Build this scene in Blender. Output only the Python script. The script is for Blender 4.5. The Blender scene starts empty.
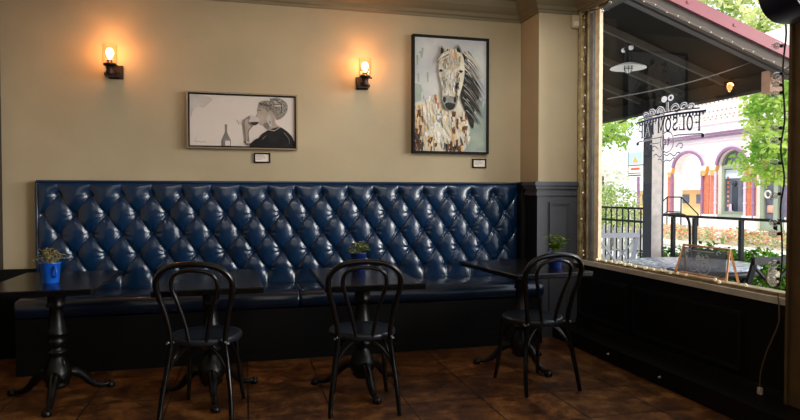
import bpy, math, random
from mathutils import Vector, Matrix, Quaternion
random.seed(7)
PI = math.pi
scn = bpy.context.scene
COL = scn.collection

# ------------------------------------------------------------------ materials
def lin(c):
    return tuple(((v/255)/12.92 if v/255 <= .04045 else ((v/255+.055)/1.055)**2.4) for v in c)
MATS = {}
def mat(name, col, rough=.5, metal=0., var=0., vscale=6., bump=0., bscale=40., emis=None, estr=0., spec=.5, coat=0., trans=0., col2=None, sheen=0.):
    if name in MATS: return MATS[name]
    m = bpy.data.materials.new(name); m.use_nodes = True
    nt = m.node_tree; b = nt.nodes['Principled BSDF']
    c = lin(col)+(1,)
    b.inputs['Base Color'].default_value = c
    b.inputs['Roughness'].default_value = rough
    b.inputs['Metallic'].default_value = metal
    b.inputs['Specular IOR Level'].default_value = spec
    b.inputs['Coat Weight'].default_value = coat
    b.inputs['Coat Roughness'].default_value = .12
    b.inputs['Transmission Weight'].default_value = trans
    if emis:
        b.inputs['Emission Color'].default_value = lin(emis)+(1,)
        b.inputs['Emission Strength'].default_value = estr
    tc = nt.nodes.new('ShaderNodeTexCoord')
    n = nt.nodes.new('ShaderNodeTexNoise'); n.inputs['Scale'].default_value = vscale; n.inputs['Detail'].default_value = 5
    nt.links.new(tc.outputs['Object'], n.inputs['Vector'])
    r = nt.nodes.new('ShaderNodeValToRGB')
    c2 = lin(col2) if col2 else tuple(x*(1-var) for x in c[:3])
    c1 = c[:3] if col2 else tuple(min(1, x*(1+var)) for x in c[:3])
    r.color_ramp.elements[0].position = .35; r.color_ramp.elements[1].position = .65
    r.color_ramp.elements[0].color = tuple(c2)+(1,); r.color_ramp.elements[1].color = tuple(c1)+(1,)
    nt.links.new(n.outputs['Fac'], r.inputs['Fac']); nt.links.new(r.outputs['Color'], b.inputs['Base Color'])
    if bump:
        n2 = nt.nodes.new('ShaderNodeTexNoise'); n2.inputs['Scale'].default_value = bscale; n2.inputs['Detail'].default_value = 4
        nt.links.new(tc.outputs['Object'], n2.inputs['Vector'])
        bp = nt.nodes.new('ShaderNodeBump'); bp.inputs['Strength'].default_value = bump; bp.inputs['Distance'].default_value = .01
        nt.links.new(n2.outputs['Fac'], bp.inputs['Height']); nt.links.new(bp.outputs['Normal'], b.inputs['Normal'])
    MATS[name] = m
    return m

def glass_mat(name, tint=(1, 1, 1), base=.0, ior=1.45, rough=0.0, mul=1.0):
    m = bpy.data.materials.new(name); m.use_nodes = True
    nt = m.node_tree; nt.nodes.clear()
    o = nt.nodes.new('ShaderNodeOutputMaterial'); mx = nt.nodes.new('ShaderNodeMixShader')
    t = nt.nodes.new('ShaderNodeBsdfTransparent'); t.inputs['Color'].default_value = tint+(1,)
    g = nt.nodes.new('ShaderNodeBsdfGlossy'); g.inputs['Roughness'].default_value = rough
    lw = nt.nodes.new('ShaderNodeLayerWeight'); lw.inputs['Blend'].default_value = .5
    f = nt.nodes.new('ShaderNodeMath'); f.operation = 'POWER'; f.inputs[1].default_value = 4.5
    nt.links.new(lw.outputs['Facing'], f.inputs[0])
    ma = nt.nodes.new('ShaderNodeMath'); ma.operation = 'MULTIPLY_ADD'; ma.inputs[1].default_value = mul; ma.inputs[2].default_value = base
    nt.links.new(f.outputs[0], ma.inputs[0]); nt.links.new(ma.outputs[0], mx.inputs[0])
    nt.links.new(t.outputs[0], mx.inputs[1]); nt.links.new(g.outputs[0], mx.inputs[2]); nt.links.new(mx.outputs[0], o.inputs[0])
    return m

def leaf_mat(name, c1, c2, scale=3., transl=.5):
    m = bpy.data.materials.new(name); m.use_nodes = True
    nt = m.node_tree; nt.nodes.clear()
    o = nt.nodes.new('ShaderNodeOutputMaterial'); mx = nt.nodes.new('ShaderNodeMixShader'); mx.inputs[0].default_value = transl
    d = nt.nodes.new('ShaderNodeBsdfDiffuse'); t = nt.nodes.new('ShaderNodeBsdfTranslucent')
    tc = nt.nodes.new('ShaderNodeTexCoord'); n = nt.nodes.new('ShaderNodeTexNoise'); n.inputs['Scale'].default_value = scale
    r = nt.nodes.new('ShaderNodeValToRGB'); r.color_ramp.elements[0].position = .38; r.color_ramp.elements[1].position = .62
    r.color_ramp.elements[0].color = lin(c1)+(1,); r.color_ramp.elements[1].color = lin(c2)+(1,)
    nt.links.new(tc.outputs['Object'], n.inputs['Vector']); nt.links.new(n.outputs['Fac'], r.inputs['Fac'])
    nt.links.new(r.outputs[0], d.inputs[0]); nt.links.new(r.outputs[0], t.inputs[0])
    nt.links.new(d.outputs[0], mx.inputs[1]); nt.links.new(t.outputs[0], mx.inputs[2]); nt.links.new(mx.outputs[0], o.inputs[0])
    return m

def floor_mat():
    m = bpy.data.materials.new('floor_tiles'); m.use_nodes = True
    nt = m.node_tree; b = nt.nodes['Principled BSDF']
    g = nt.nodes.new('ShaderNodeNewGeometry'); mp = nt.nodes.new('ShaderNodeMapping')
    mp.inputs['Location'].default_value = (-.02+.475*20, -.27+.475*20, 0)
    nt.links.new(g.outputs['Position'], mp.inputs['Vector'])
    br = nt.nodes.new('ShaderNodeTexBrick'); br.offset = 0; br.squash = 1
    br.inputs['Scale'].default_value = 1; br.inputs['Brick Width'].default_value = .475; br.inputs['Row Height'].default_value = .475
    br.inputs['Mortar Size'].default_value = .005; br.inputs['Bias'].default_value = 0
    br.inputs['Color1'].default_value = (.75, .72, .7, 1); br.inputs['Color2'].default_value = (1.2, 1.2, 1.15, 1); br.inputs['Mortar'].default_value = (.06, .06, .06, 1)
    nt.links.new(mp.outputs[0], br.inputs['Vector'])
    n = nt.nodes.new('ShaderNodeTexNoise'); n.inputs['Scale'].default_value = 5.0; n.inputs['Detail'].default_value = 12; n.inputs['Roughness'].default_value = .74; n.inputs['Distortion'].default_value = .25
    nt.links.new(g.outputs['Position'], n.inputs['Vector'])
    r = nt.nodes.new('ShaderNodeValToRGB'); e = r.color_ramp.elements
    e[0].position = .38; e[0].color = lin((60, 35, 18))+(1,); e[1].position = .64; e[1].color = lin((162, 112, 62))+(1,)
    k = e.new(.5); k.color = lin((106, 64, 30))+(1,)
    nt.links.new(n.outputs['Fac'], r.inputs['Fac'])
    mx = nt.nodes.new('ShaderNodeMix'); mx.data_type = 'RGBA'; mx.blend_type = 'MULTIPLY'; mx.inputs['Factor'].default_value = 1
    nt.links.new(r.outputs[0], mx.inputs[6]); nt.links.new(br.outputs['Color'], mx.inputs[7]); nt.links.new(mx.outputs[2], b.inputs['Base Color'])
    b.inputs['Roughness'].default_value = .36
    bp = nt.nodes.new('ShaderNodeBump'); bp.inputs['Strength'].default_value = .35; bp.inputs['Distance'].default_value = .01
    n2 = nt.nodes.new('ShaderNodeTexNoise'); n2.inputs['Scale'].default_value = 9; n2.inputs['Detail'].default_value = 6
    nt.links.new(g.outputs['Position'], n2.inputs['Vector']); nt.links.new(n2.outputs['Fac'], bp.inputs['Height']); nt.links.new(bp.outputs[0], b.inputs['Normal'])
    return m

M_wall = mat('wall_paint', (172, 156, 128), .75, var=.07, vscale=1.6, bump=.12, bscale=12)
M_crown = mat('crown_paint', (120, 110, 86), .6, var=.05)
M_black = mat('black_panel_paint', (9, 9, 11), .5, spec=.3, var=.15, vscale=4, bump=.05)
M_slate = mat('slate_panel_paint', (70, 72, 80), .5, var=.06)
M_floor = floor_mat()
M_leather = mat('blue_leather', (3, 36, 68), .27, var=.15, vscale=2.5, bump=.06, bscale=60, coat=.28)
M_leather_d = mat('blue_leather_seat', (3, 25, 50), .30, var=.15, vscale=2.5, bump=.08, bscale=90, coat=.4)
M_chair = mat('black_bentwood', (5, 5, 6), .28, spec=.4, var=.3, vscale=30, coat=.4)
M_seat = mat('chair_seat_black', (30, 35, 44), .35, var=.15, vscale=20)
M_table = mat('black_table_wood', (8, 8, 10), .24, spec=.4, var=.35, vscale=9, bump=.08, bscale=25)
M_iron = mat('black_cast_iron', (7, 7, 9), .35, metal=.1, var=.2)
M_sconce = mat('dark_bronze', (52, 34, 26), .4, metal=.6, var=.2, vscale=30)
M_bulb = mat('lit_bulb', (255, 220, 150), .4, emis=(255, 205, 130), estr=22)
M_brass = mat('aged_gold_trim', (180, 162, 122), .5, metal=.15, var=.3, vscale=18)
M_jamb_d = mat('dark_channel', (84, 76, 62), .6, var=.3, vscale=14)
M_metal = mat('grey_metal_strip', (150, 152, 156), .5, metal=.3, var=.15, vscale=12)
M_woodlt = mat('pale_worn_wood', (232, 212, 178), .6, var=.15, vscale=20)
M_woodpost = mat('brown_wood_post', (98, 78, 50), .55, var=.2, vscale=8)
M_white = mat('white_paint', (225, 222, 212), .5, var=.04)
M_silver = mat('pale_sill_nosing', (215, 212, 205), .35, var=.08, vscale=12)
M_ivory = mat('ivory_plastic', (196, 178, 150), .5, var=.03)
M_pot = mat('blue_glazed_pot', (22, 92, 205), .3, var=.15, vscale=20, coat=.4)
M_pot_d = mat('dark_blue_glazed_pot', (18, 48, 120), .3, var=.15, vscale=20, coat=.4)
M_soil = mat('potting_soil', (30, 22, 16), .9, var=.3, vscale=60)
M_succ = leaf_mat('dry_succulent_leaf', (92, 84, 44), (205, 196, 150), 60, .25)
M_succ2 = leaf_mat('sage_leaf', (70, 92, 52), (190, 198, 150), 60, .25)
M_basil = leaf_mat('fresh_green_leaf', (58, 92, 24), (150, 178, 60), 60, .35)
M_frameblk = mat('black_frame', (5, 5, 6), .6, var=.1, spec=.2)
M_framesil = mat('dull_silver_frame', (128, 112, 92), .4, metal=.4, var=.1, vscale=20)
M_plq = mat('plaque_paper', (226, 214, 205), .6, var=.02)
M_ink = mat('grey_ink', (90, 85, 85), .6)
M_wire = mat('dark_wire', (26, 24, 20), .5)
M_tan = mat('tan_wire', (120, 98, 70), .5)
M_plug = mat('clear_white_plug', (215, 205, 196), .4)
M_fbulb = mat('tiny_lit_bulb', (236, 224, 204), .3, emis=(255, 226, 176), estr=.35)
M_speaker = mat('black_speaker', (20, 26, 42), .35, var=.1)
M_glass = glass_mat('window_glass', mul=.9, base=.05)
M_clear = glass_mat('clear_globe_glass', (.97, .97, .96), base=.34, mul=1.2, rough=.22)
M_shade = glass_mat('sconce_glass', (1, .97, .92), base=.06, mul=1.0)
# outdoors
M_roofu = mat('dark_roof_underside', (15, 14, 13), .9, var=.15, vscale=3, spec=.1)
M_rafter = mat('grey_rafter', (74, 71, 66), .8, var=.1, spec=.1)
M_red = mat('faded_red_metal_roof', (138, 66, 76), .5, var=.1, vscale=2)
M_fascia = mat('brown_grey_fascia', (74, 64, 58), .7, var=.1)
M_beam = mat('tan_beam', (172, 128, 98), .7, var=.12, vscale=8)
M_post = mat('sunlit_grey_post', (196, 186, 180), .7, var=.12, vscale=10)  # post colour lightened to stand for sun on its front
M_postshade = mat('post_side_shade', (28, 30, 40), .7, var=.12, vscale=10)  # shade on the post, put into the colour
M_rail = mat('black_iron_rail', (7, 7, 9), .6, spec=.2)
M_lampw = mat('white_enamel', (226, 222, 214), .4)
M_pave = mat('patio_concrete', (150, 148, 146), .8, var=.1, vscale=2)
M_street = mat('pale_street', (214, 210, 210), .9, var=.04, vscale=1)
M_cream = mat('cream_stucco', (246, 238, 230), .8, var=.03, vscale=1)
M_purple = mat('purple_trim', (148, 108, 142), .6, var=.06)
M_lilac = mat('lilac_trim', (222, 194, 214), .6, var=.06)
M_orange = mat('orange_trim', (232, 168, 84), .6, var=.1)
M_brick = mat('salmon_brick', (205, 120, 92), .8, var=.14, vscale=14)
M_sage = mat('sage_green_frame', (150, 162, 142), .6)
M_shopdark = mat('shop_interior', (96, 98, 110), .3, var=.3, vscale=3)
M_awn = mat('pale_blue_blind', (206, 216, 228), .7)
M_dots = mat('brown_dentils', (176, 136, 110), .8)
M_house = mat('orange_house_wall', (240, 190, 130), .8)
M_houseroof = mat('pale_grey_roof', (214, 208, 206), .8)
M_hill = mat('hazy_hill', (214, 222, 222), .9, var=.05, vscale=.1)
M_hedge = leaf_mat('hedge_leaf', (30, 70, 22), (104, 150, 50), 9, .35)
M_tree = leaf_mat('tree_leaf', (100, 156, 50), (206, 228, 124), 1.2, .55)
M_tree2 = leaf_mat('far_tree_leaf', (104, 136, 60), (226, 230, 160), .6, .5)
M_shrub = leaf_mat('shrub_leaf', (120, 166, 70), (226, 224, 170), 2, .5)
M_bark = mat('bark', (84, 68, 56), .9, var=.2, vscale=8)
M_petal = leaf_mat('orange_petal', (236, 140, 90), (255, 214, 190), 3, .4)
M_stop = mat('red_sign', (214, 86, 66), .6)
M_car = mat('slate_blue_car', (128, 146, 190), .3, coat=.5)
M_carglass = mat('car_window', (40, 48, 60), .15)
M_tire = mat('tyre', (24, 24, 26), .8)
M_chw = mat('pale_grey_metal_chair', (150, 152, 164), .5)
M_chb = mat('black_metal_chair', (14, 15, 20), .5, spec=.3)
M_mosa = mat('mosaic_table_top', (206, 208, 222), .25, var=.0, vscale=26, col2=(84, 92, 124))
M_aw = mat('orange_pine', (214, 150, 96), .55, var=.2, vscale=16)
M_rust = mat('orange_cloth', (206, 140, 54), .7, var=.3, vscale=20)
M_medal = mat('tarnished_medallion', (128, 118, 88), .5, metal=.2, var=.4, vscale=40)

def vinyl(name, c, tr):
    m = bpy.data.materials.new(name); m.use_nodes = True
    nt = m.node_tree; nt.nodes.clear()
    o = nt.nodes.new('ShaderNodeOutputMaterial'); mx = nt.nodes.new('ShaderNodeMixShader'); mx.inputs[0].default_value = tr
    d = nt.nodes.new('ShaderNodeBsdfDiffuse'); t = nt.nodes.new('ShaderNodeBsdfTranslucent')
    d.inputs[0].default_value = lin(c)+(1,); t.inputs[0].default_value = lin(c)+(1,)
    nt.links.new(d.outputs[0], mx.inputs[1]); nt.links.new(t.outputs[0], mx.inputs[2]); nt.links.new(mx.outputs[0], o.inputs[0])
    return m
M_navy = vinyl('navy_vinyl', (74, 72, 112), .3)
M_wvin = vinyl('white_vinyl', (222, 222, 226), .5)
M_board = vinyl('tinted_sign_pane', (78, 80, 82), .3)
_nt = M_board.node_tree; _o = next(n for n in _nt.nodes if n.type == 'OUTPUT_MATERIAL'); _s = _o.inputs[0].links[0].from_socket
_m = _nt.nodes.new('ShaderNodeMixShader'); _t = _nt.nodes.new('ShaderNodeBsdfTransparent'); _m.inputs[0].default_value = .86
_nt.links.new(_s, _m.inputs[2]); _nt.links.new(_t.outputs[0], _m.inputs[1]); _nt.links.new(_m.outputs[0], _o.inputs[0])

# ------------------------------------------------------------------ mesh builder
class MB:
    def __init__(s): s.v = []; s.f = []; s.m = []; s.sm = []
    def add(s, vs, fs, mi=0, smooth=False):
        o = len(s.v); s.v += [tuple(x) for x in vs]
        for f in fs: s.f.append([i+o for i in f]); s.m.append(mi); s.sm.append(smooth)
        return s
    def box(s, c, d, mi=0, rz=0, M=None, bev=0):
        x, y, z = d[0]/2, d[1]/2, d[2]/2
        if bev:
            vs = []
            b = bev
            # rounded-ish box: chamfered in all axes (24 verts)
            for sx in (-1, 1):
                for sy in (-1, 1):
                    for sz in (-1, 1):
                        vs += [(sx*x, sy*(y-b), sz*(z-b)), (sx*(x-b), sy*y, sz*(z-b)), (sx*(x-b), sy*(y-b), sz*z)]
            def I(sx, sy, sz, k): return ((sx > 0)*4+(sy > 0)*2+(sz > 0))*3+k
            fs = []
            for q in (-1, 1):
                fs.append([I(q, -1, -1, 0), I(q, 1, -1, 0), I(q, 1, 1, 0), I(q, -1, 1, 0)][::q])
                fs.append([I(-1, q, -1, 1), I(1, q, -1, 1), I(1, q, 1, 1), I(-1, q, 1, 1)][::-q])
                fs.append([I(-1, -1, q, 2), I(1, -1, q, 2), I(1, 1, q, 2), I(-1, 1, q, 2)][::q])
            for a in (-1, 1):
                for c2 in (-1, 1):
                    fs.append([I(a, c2, -1, 0), I(a, c2, 1, 0), I(a, c2, 1, 1), I(a, c2, -1, 1)][::-a*c2])
                    fs.append([I(a, -1, c2, 0), I(a, 1, c2, 0), I(a, 1, c2, 2), I(a, -1, c2, 2)][::a*c2])
                    fs.append([I(-1, a, c2, 1), I(1, a, c2, 1), I(1, a, c2, 2), I(-1, a, c2, 2)][::-a*c2])
                    for e in (-1, 1): fs.append([I(a, c2, e, 0), I(a, c2, e, 1), I(a, c2, e, 2)][::a*c2*e])
        else:
            vs = [(-x, -y, -z), (x, -y, -z), (x, y, -z), (-x, y, -z), (-x, -y, z), (x, -y, z), (x, y, z), (-x, y, z)]
            fs = [[3, 2, 1, 0], [4, 5, 6, 7], [0, 1, 5, 4], [1, 2, 6, 5], [2, 3, 7, 6], [3, 0, 4, 7]]
        R = M or Matrix.Rotation(rz, 3, 'Z')
        vs = [R @ Vector(p)+Vector(c) for p in vs]
        return s.add(vs, fs, mi)
    def bx(s, x0, x1, y0, y1, z0, z1, mi=0, bev=0):
        return s.box(((x0+x1)/2, (y0+y1)/2, (z0+z1)/2), (abs(x1-x0), abs(y1-y0), abs(z1-z0)), mi, bev=bev)
    def tube(s, pts, r, closed=False, seg=10, mi=0, cap=True, flat=1.):
        pts = [Vector(p) for p in pts]; n = len(pts)
        rs = r if isinstance(r, (list, tuple)) else [r]*n
        vs = []; fs = []; prev = None
        for i, p in enumerate(pts):
            if closed: t = pts[(i+1) % n]-pts[i-1]
            else: t = pts[min(i+1, n-1)]-pts[max(i-1, 0)]
            t.normalize()
            if prev is None:
                up = Vector((0, 0, 1)) if abs(t.z) < .9 else Vector((1, 0, 0))
                nrm = (up-t*up.dot(t)).normalized()
            else:
                nrm = prev-t*prev.dot(t)
                nrm = nrm.normalized() if nrm.length > 1e-6 else Vector((1, 0, 0))
            prev = nrm; b = t.cross(nrm)
            for k in range(seg):
                a = 2*PI*k/seg
                vs.append(p+nrm*math.cos(a)*rs[i]+b*math.sin(a)*rs[i]*flat)
        for i in range(n if closed else n-1):
            j = (i+1) % n
            for k in range(seg):
                l = (k+1) % seg
                fs.append([i*seg+k, i*seg+l, j*seg+l, j*seg+k])
        s.add(vs, fs, mi, True)
        if not closed and cap:
            s.add(vs[:seg], [list(range(seg))[::-1]], mi); s.add(vs[-seg:], [list(range(seg))], mi)
        return s
    def lathe(s, prof, c=(0, 0, 0), seg=24, mi=0, smooth=True, squash=1.):
        vs = []; fs = []
        for r, z in prof:
            for k in range(seg):
                a = 2*PI*k/seg; vs.append((c[0]+r*math.cos(a), c[1]+r*math.sin(a)*squash, c[2]+z))
        n = len(prof)
        for i in range(n-1):
            for k in range(seg):
                l = (k+1) % seg; fs.append([i*seg+k, i*seg+l, (i+1)*seg+l, (i+1)*seg+k])
        s.add(vs, fs, mi, smooth)
        if prof[0][0] > 1e-4: s.add(vs[:seg], [list(range(seg))[::-1]], mi)
        if prof[-1][0] > 1e-4: s.add(vs[-seg:], [list(range(seg))], mi)
        return s
    def sphere(s, c, r, mi=0, seg=12, rings=8):
        rr = r if isinstance(r, (tuple, list)) else (r, r, r)
        vs = []; fs = []
        for i in range(rings+1):
            th = PI*i/rings
            for k in range(seg):
                a = 2*PI*k/seg
                vs.append((c[0]+rr[0]*math.sin(th)*math.cos(a), c[1]+rr[1]*math.sin(th)*math.sin(a), c[2]-rr[2]*math.cos(th)))
        for i in range(rings):
            for k in range(seg):
                l = (k+1) % seg; fs.append([i*seg+k, i*seg+l, (i+1)*seg+l, (i+1)*seg+k])
        return s.add(vs, fs, mi, True)
    def prism(s, poly, axis, a0, a1, mi=0):
        # poly of 2-D points extruded along an axis; axis 'x': (y,z); 'y': (x,z); 'z': (x,y)
        def P(p, a): return {'x': (a, p[0], p[1]), 'y': (p[0], a, p[1]), 'z': (p[0], p[1], a)}[axis]
        n = len(poly)
        vs = [P(p, a0) for p in poly]+[P(p, a1) for p in poly]
        fs = [list(range(n))[::-1], [n+i for i in range(n)]]+[[i, (i+1) % n, n+(i+1) % n, n+i] for i in range(n)]
        return s.add(vs, fs, mi)
    def build(s, name, mats, parent=None, auto=False, loc=None):
        me = bpy.data.meshes.new(name); me.from_pydata(s.v, [], s.f)
        if not isinstance(mats, (list, tuple)): mats = [mats]
        for m in mats: me.materials.append(m)
        me.polygons.foreach_set('material_index', s.m); me.polygons.foreach_set('use_smooth', s.sm)
        me.validate(); me.update()
        o = bpy.data.objects.new(name, me); COL.objects.link(o)
        if parent: o.parent = parent
        if loc: o.location = loc
        return o

def tag(o, label=None, cat=None, group=None, kind=None):
    if label: o['label'] = label
    if cat: o['category'] = cat
    if group: o['group'] = group
    if kind: o['kind'] = kind
    return o
def thing(name, label, cat, loc=(0, 0, 0), rz=0, group=None):
    o = bpy.data.objects.new(name, None); o.empty_display_size = .1; COL.objects.link(o)
    o.location = loc; o.rotation_euler = (0, 0, rz)
    return tag(o, label, cat, group)
def struct(mb, name, m): return tag(mb.build(name, m), kind='structure')
def children(o): return [c for c in bpy.data.objects if c.parent == o]
def copy_tree(o, parent=None):
    c = o.copy(); COL.objects.link(c); c.parent = parent
    for ch in children(o): copy_tree(ch, c)
    return c
def smooth_path(ctrl, n=8, closed=False):
    P = [Vector(p) for p in ctrl]; out = []; N = len(P)
    rng = range(N if closed else N-1)
    for i in rng:
        p0 = P[i-1] if (closed or i > 0) else P[i]*2-P[i+1]
        p1 = P[i]; p2 = P[(i+1) % N]
        p3 = P[(i+2) % N] if (closed or i+2 < N) else p2*2-p1
        for k in range(n):
            t = k/n
            out.append(.5*((2*p1)+(-p0+p2)*t+(2*p0-5*p1+4*p2-p3)*t*t+(-p0+3*p1-3*p2+p3)*t**3))
    if not closed: out.append(P[-1])
    return out

# ------------------------------------------------------------------ room shell
XL, XR, YB, YF, ZC = -1.95, 2.95, 5.4, -4.0, 3.22
PX0, PY0 = 2.56, 5.03         # corner pillar
WY0, WY1, WZ0, WZ1 = 2.755, 4.98, .70, 2.93   # window opening in the right wall
XO = 3.16                     # outer face of the right wall

struct(MB().bx(XL-.2, XO, YF-.2, YB+.2, -.12, 0), 'floor', M_floor)
struct(MB().bx(XL-.2, XO, YF-.2, YB+.2, ZC, ZC+.15), 'ceiling', mat('ceiling_paint', (214, 206, 184), .8, var=.03))
w = MB(); w.bx(XL-.2, XO, YB, YB+.2, 0, ZC); struct(w, 'wall_back', M_wall)
w = MB(); w.bx(XL-.2, XL, YF, YB, 0, ZC); struct(w, 'wall_left', M_wall)
w = MB(); w.bx(XL-.2, XO, YF-.2, YF, 0, ZC); struct(w, 'wall_front', M_wall)
w = MB()
w.bx(XR, XO, YF, -.3, 0, ZC); w.bx(XR, XO, 2.25, WY0, 0, ZC); w.bx(XR, XO, -.3, 2.25, 0, WZ0-.03); w.bx(XR, XO, -.3, 2.25, WZ1, ZC); w.bx(XR, XO, WY1, YB, 0, ZC); w.bx(XR, XO, WY0, WY1, 0, WZ0-.03); w.bx(XR, XO, WY0, WY1, WZ1, ZC)
struct(w, 'wall_right', M_black)
w = MB(); w.bx(PX0, XR, PY0, YB, 1.28, ZC); struct(w, 'wall_pillar', M_wall)
# black wainscot
def panel_frame(mb, ax, pos, a0, a1, z0, z1, t=.022, d=.014, sgn=-1):
    for (p0, p1, q0, q1) in ((a0, a1, z0, z0+t), (a0, a1, z1-t, z1), (a0, a0+t, z0+t, z1-t), (a1-t, a1, z0+t, z1-t)):
        lo, hi = sorted((pos, pos+sgn*d))
        if ax == 'x': mb.bx(lo, hi, p0, p1, q0, q1)
        else: mb.bx(p0, p1, lo, hi, q0, q1)
def step_frame(mb, ax, pos, a0, a1, z0, z1, sgn=-1):
    panel_frame(mb, ax, pos, a0, a1, z0, z1, .012, .02, sgn)
    panel_frame(mb, ax, pos, a0+.012, a1-.012, z0+.012, z1-.012, .014, .011, sgn)
w = MB(); w.bx(XL, XL+.4, YB-.02, YB, 0, .7); w.bx(XL, XL+.02, YF, YB-.02, 0, .7)
struct(w, 'trim_wainscot', M_black)
w = MB(); w.bx(2.503, PX0-.016, 5.25, YB, 0, 1.40); w.bx(PX0-.017, PX0-.0155, PY0-.014, 5.25, 0, 1.275)  # wainscot strip; a thin sheet paints the pillar's shaded side black
struct(w, 'trim_pillar_return_shaded', M_black)
w = MB(); w.bx(PX0-.015, XR, PY0-.015, YB, 0, 1.28)
step_frame(w, 'y', PY0-.015, 2.66, 2.865, .15, 1.215)
for k, (z0, z1, d) in enumerate(((1.275, 1.30, .03), (1.30, 1.335, .022), (1.335, 1.365, .04), (1.365, 1.392, .055), (1.392, 1.40, .045))):
    w.bx(PX0-d, XR, PY0-d, YB, z0, z1)
struct(w, 'trim_pillar_panel', M_slate)
# left dark upright at the end of the back wall
struct(MB().bx(XL, XL+.13, YB-.10, YB, .7, 2.92), 'trim_left_upright', mat('dark_upright', (34, 28, 22), .6))
# under-window panelling
w = MB()
step_frame(w, 'x', XR, 3.10, 4.17, .20, .565); step_frame(w, 'x', XR, 4.25, 4.97, .20, .565); step_frame(w, 'x', XR, -1.2, 2.5, .20, .565)
w.bx(XR-.018, XR, YF, PY0-.02, .12, .165)
struct(w, 'baseboard_right', mat('black_moulding_paint', (20, 20, 24), .45))
struct(MB().bx(2.70, XR, YF, PY0-.02, 0, .12), 'trim_plinth', M_black)
# crown moulding swept round the room with mitred corners
path = [(XL, YF), (XL, YB), (PX0, YB), (PX0, PY0), (XR, PY0), (XR, YF)]
prof = [(0, 2.905), (.012, 2.905), (.016, 2.925), (.03, 2.935), (.032, 2.965), (.055, 2.985), (.085, 3.02), (.10, 3.06), (.105, 3.075), (.13, 3.08), (.135, 3.12), (.165, 3.15), (.17, 3.22)]
w = MB(); vs = []; n = len(prof)
def offs(i, d):
    p = Vector(path[i]); ns = []
    for a, b in ((i-1, i), (i, i+1)):
        if a >= 0 and b < len(path):
            t = (Vector(path[b])-Vector(path[a])).normalized(); ns.append(Vector((t.y, -t.x)))
    if len(ns) == 1: return p+ns[0]*d
    m = (ns[0]+ns[1]); m = m/ m.dot(ns[0])
    return p+m*d
for i in range(len(path)):
    for d, z in prof:
        q = offs(i, d); vs.append((q.x, q.y, z))
fs = [[i*n+k, i*n+k+1, (i+1)*n+k+1, (i+1)*n+k] for i in range(len(path)-1) for k in range(n-1)]
w.add(vs, fs); struct(w, 'trim_crown', M_crown)

# ------------------------------------------------------------------ window
win = MB()
GX = 2.985
GY1 = 4.70                   # far edge of the glass
win.bx(2.935, 2.99, 4.955, WY1+.02, WZ0, WZ1, 0)            # gilded edge
win.bx(2.97, 3.00, 4.865, 4.955, WZ0, WZ1, 1)               # dark channel
win.bx(2.945, 3.00, 4.855, 4.87, WZ0, WZ1, 0)
win.bx(2.955, 3.01, 4.765, 4.855, WZ0, WZ1, 2)              # grey metal
win.bx(2.945, 3.00, 4.775, 4.80, WZ0, WZ1, 2)
win.bx(2.960, 2.992, GY1, 4.765, WZ0, WZ1, 3)                 # worn wood
win.bx(2.94, 3.03, WY0, GY1, WZ1-.03, WZ1, 0)
win.bx(2.95, 3.02, WY0, GY1, WZ1-.05, WZ1-.03, 1)
win.bx(2.962, 3.01, WY0, GY1, WZ0, WZ0+.022, 0)
win.bx(2.952, 3.15, WY0, WY0+.012, WZ0, WZ1, 3)
wf = struct(win, 'window_1', [M_brass, M_jamb_d, M_metal, M_woodlt])
MB().add([(2.995, WY0+.01, WZ0+.02), (2.962, GY1+.001, WZ0+.02), (2.962, GY1+.001, WZ1-.05), (2.995, WY0+.01, WZ1-.05)], [[3, 2, 1, 0]]).build('pane', M_glass, wf)
w2 = MB(); w2.bx(2.95, 3.02, -.3, -.24, WZ0, WZ1); w2.bx(2.95, 3.02, 2.19, 2.25, WZ0, WZ1); w2.bx(2.95, 3.02, -.24, 2.19, WZ0, WZ0+.05); w2.bx(2.95, 3.02, -.24, 2.19, WZ1-.05, WZ1)
wf2 = struct(w2, 'window_2_added', M_woodpost)  # unseen second window, added to let in more fill daylight
MB().add([(GX, -.24, WZ0+.05), (GX, 2.19, WZ0+.05), (GX, 2.19, WZ1-.05), (GX, -.24, WZ1-.05)], [[3, 2, 1, 0]]).build('pane', M_glass, wf2)
s = MB(); s.bx(XR-.03, 3.17, WY0-.0, WY1, WZ0-.03, WZ0, 0); s.bx(XR-.042, XR-.026, WY0, WY1+.03, WZ0-.034, WZ0+.004, 1)
struct(s, 'trim_sill', [M_brass, M_silver])
s = MB(); s.bx(XR-.035, XR, 2.55, WY0, 0, 2.9, 0); s.bx(XR-.05, XR-.03, WY0-.022, WY0-.004, 0, 2.9, 0); s.bx(XR-.05, XR-.03, 2.55, 2.58, 0, 2.9, 0)
struct(s, 'trim_window_post', M_woodpost)

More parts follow.
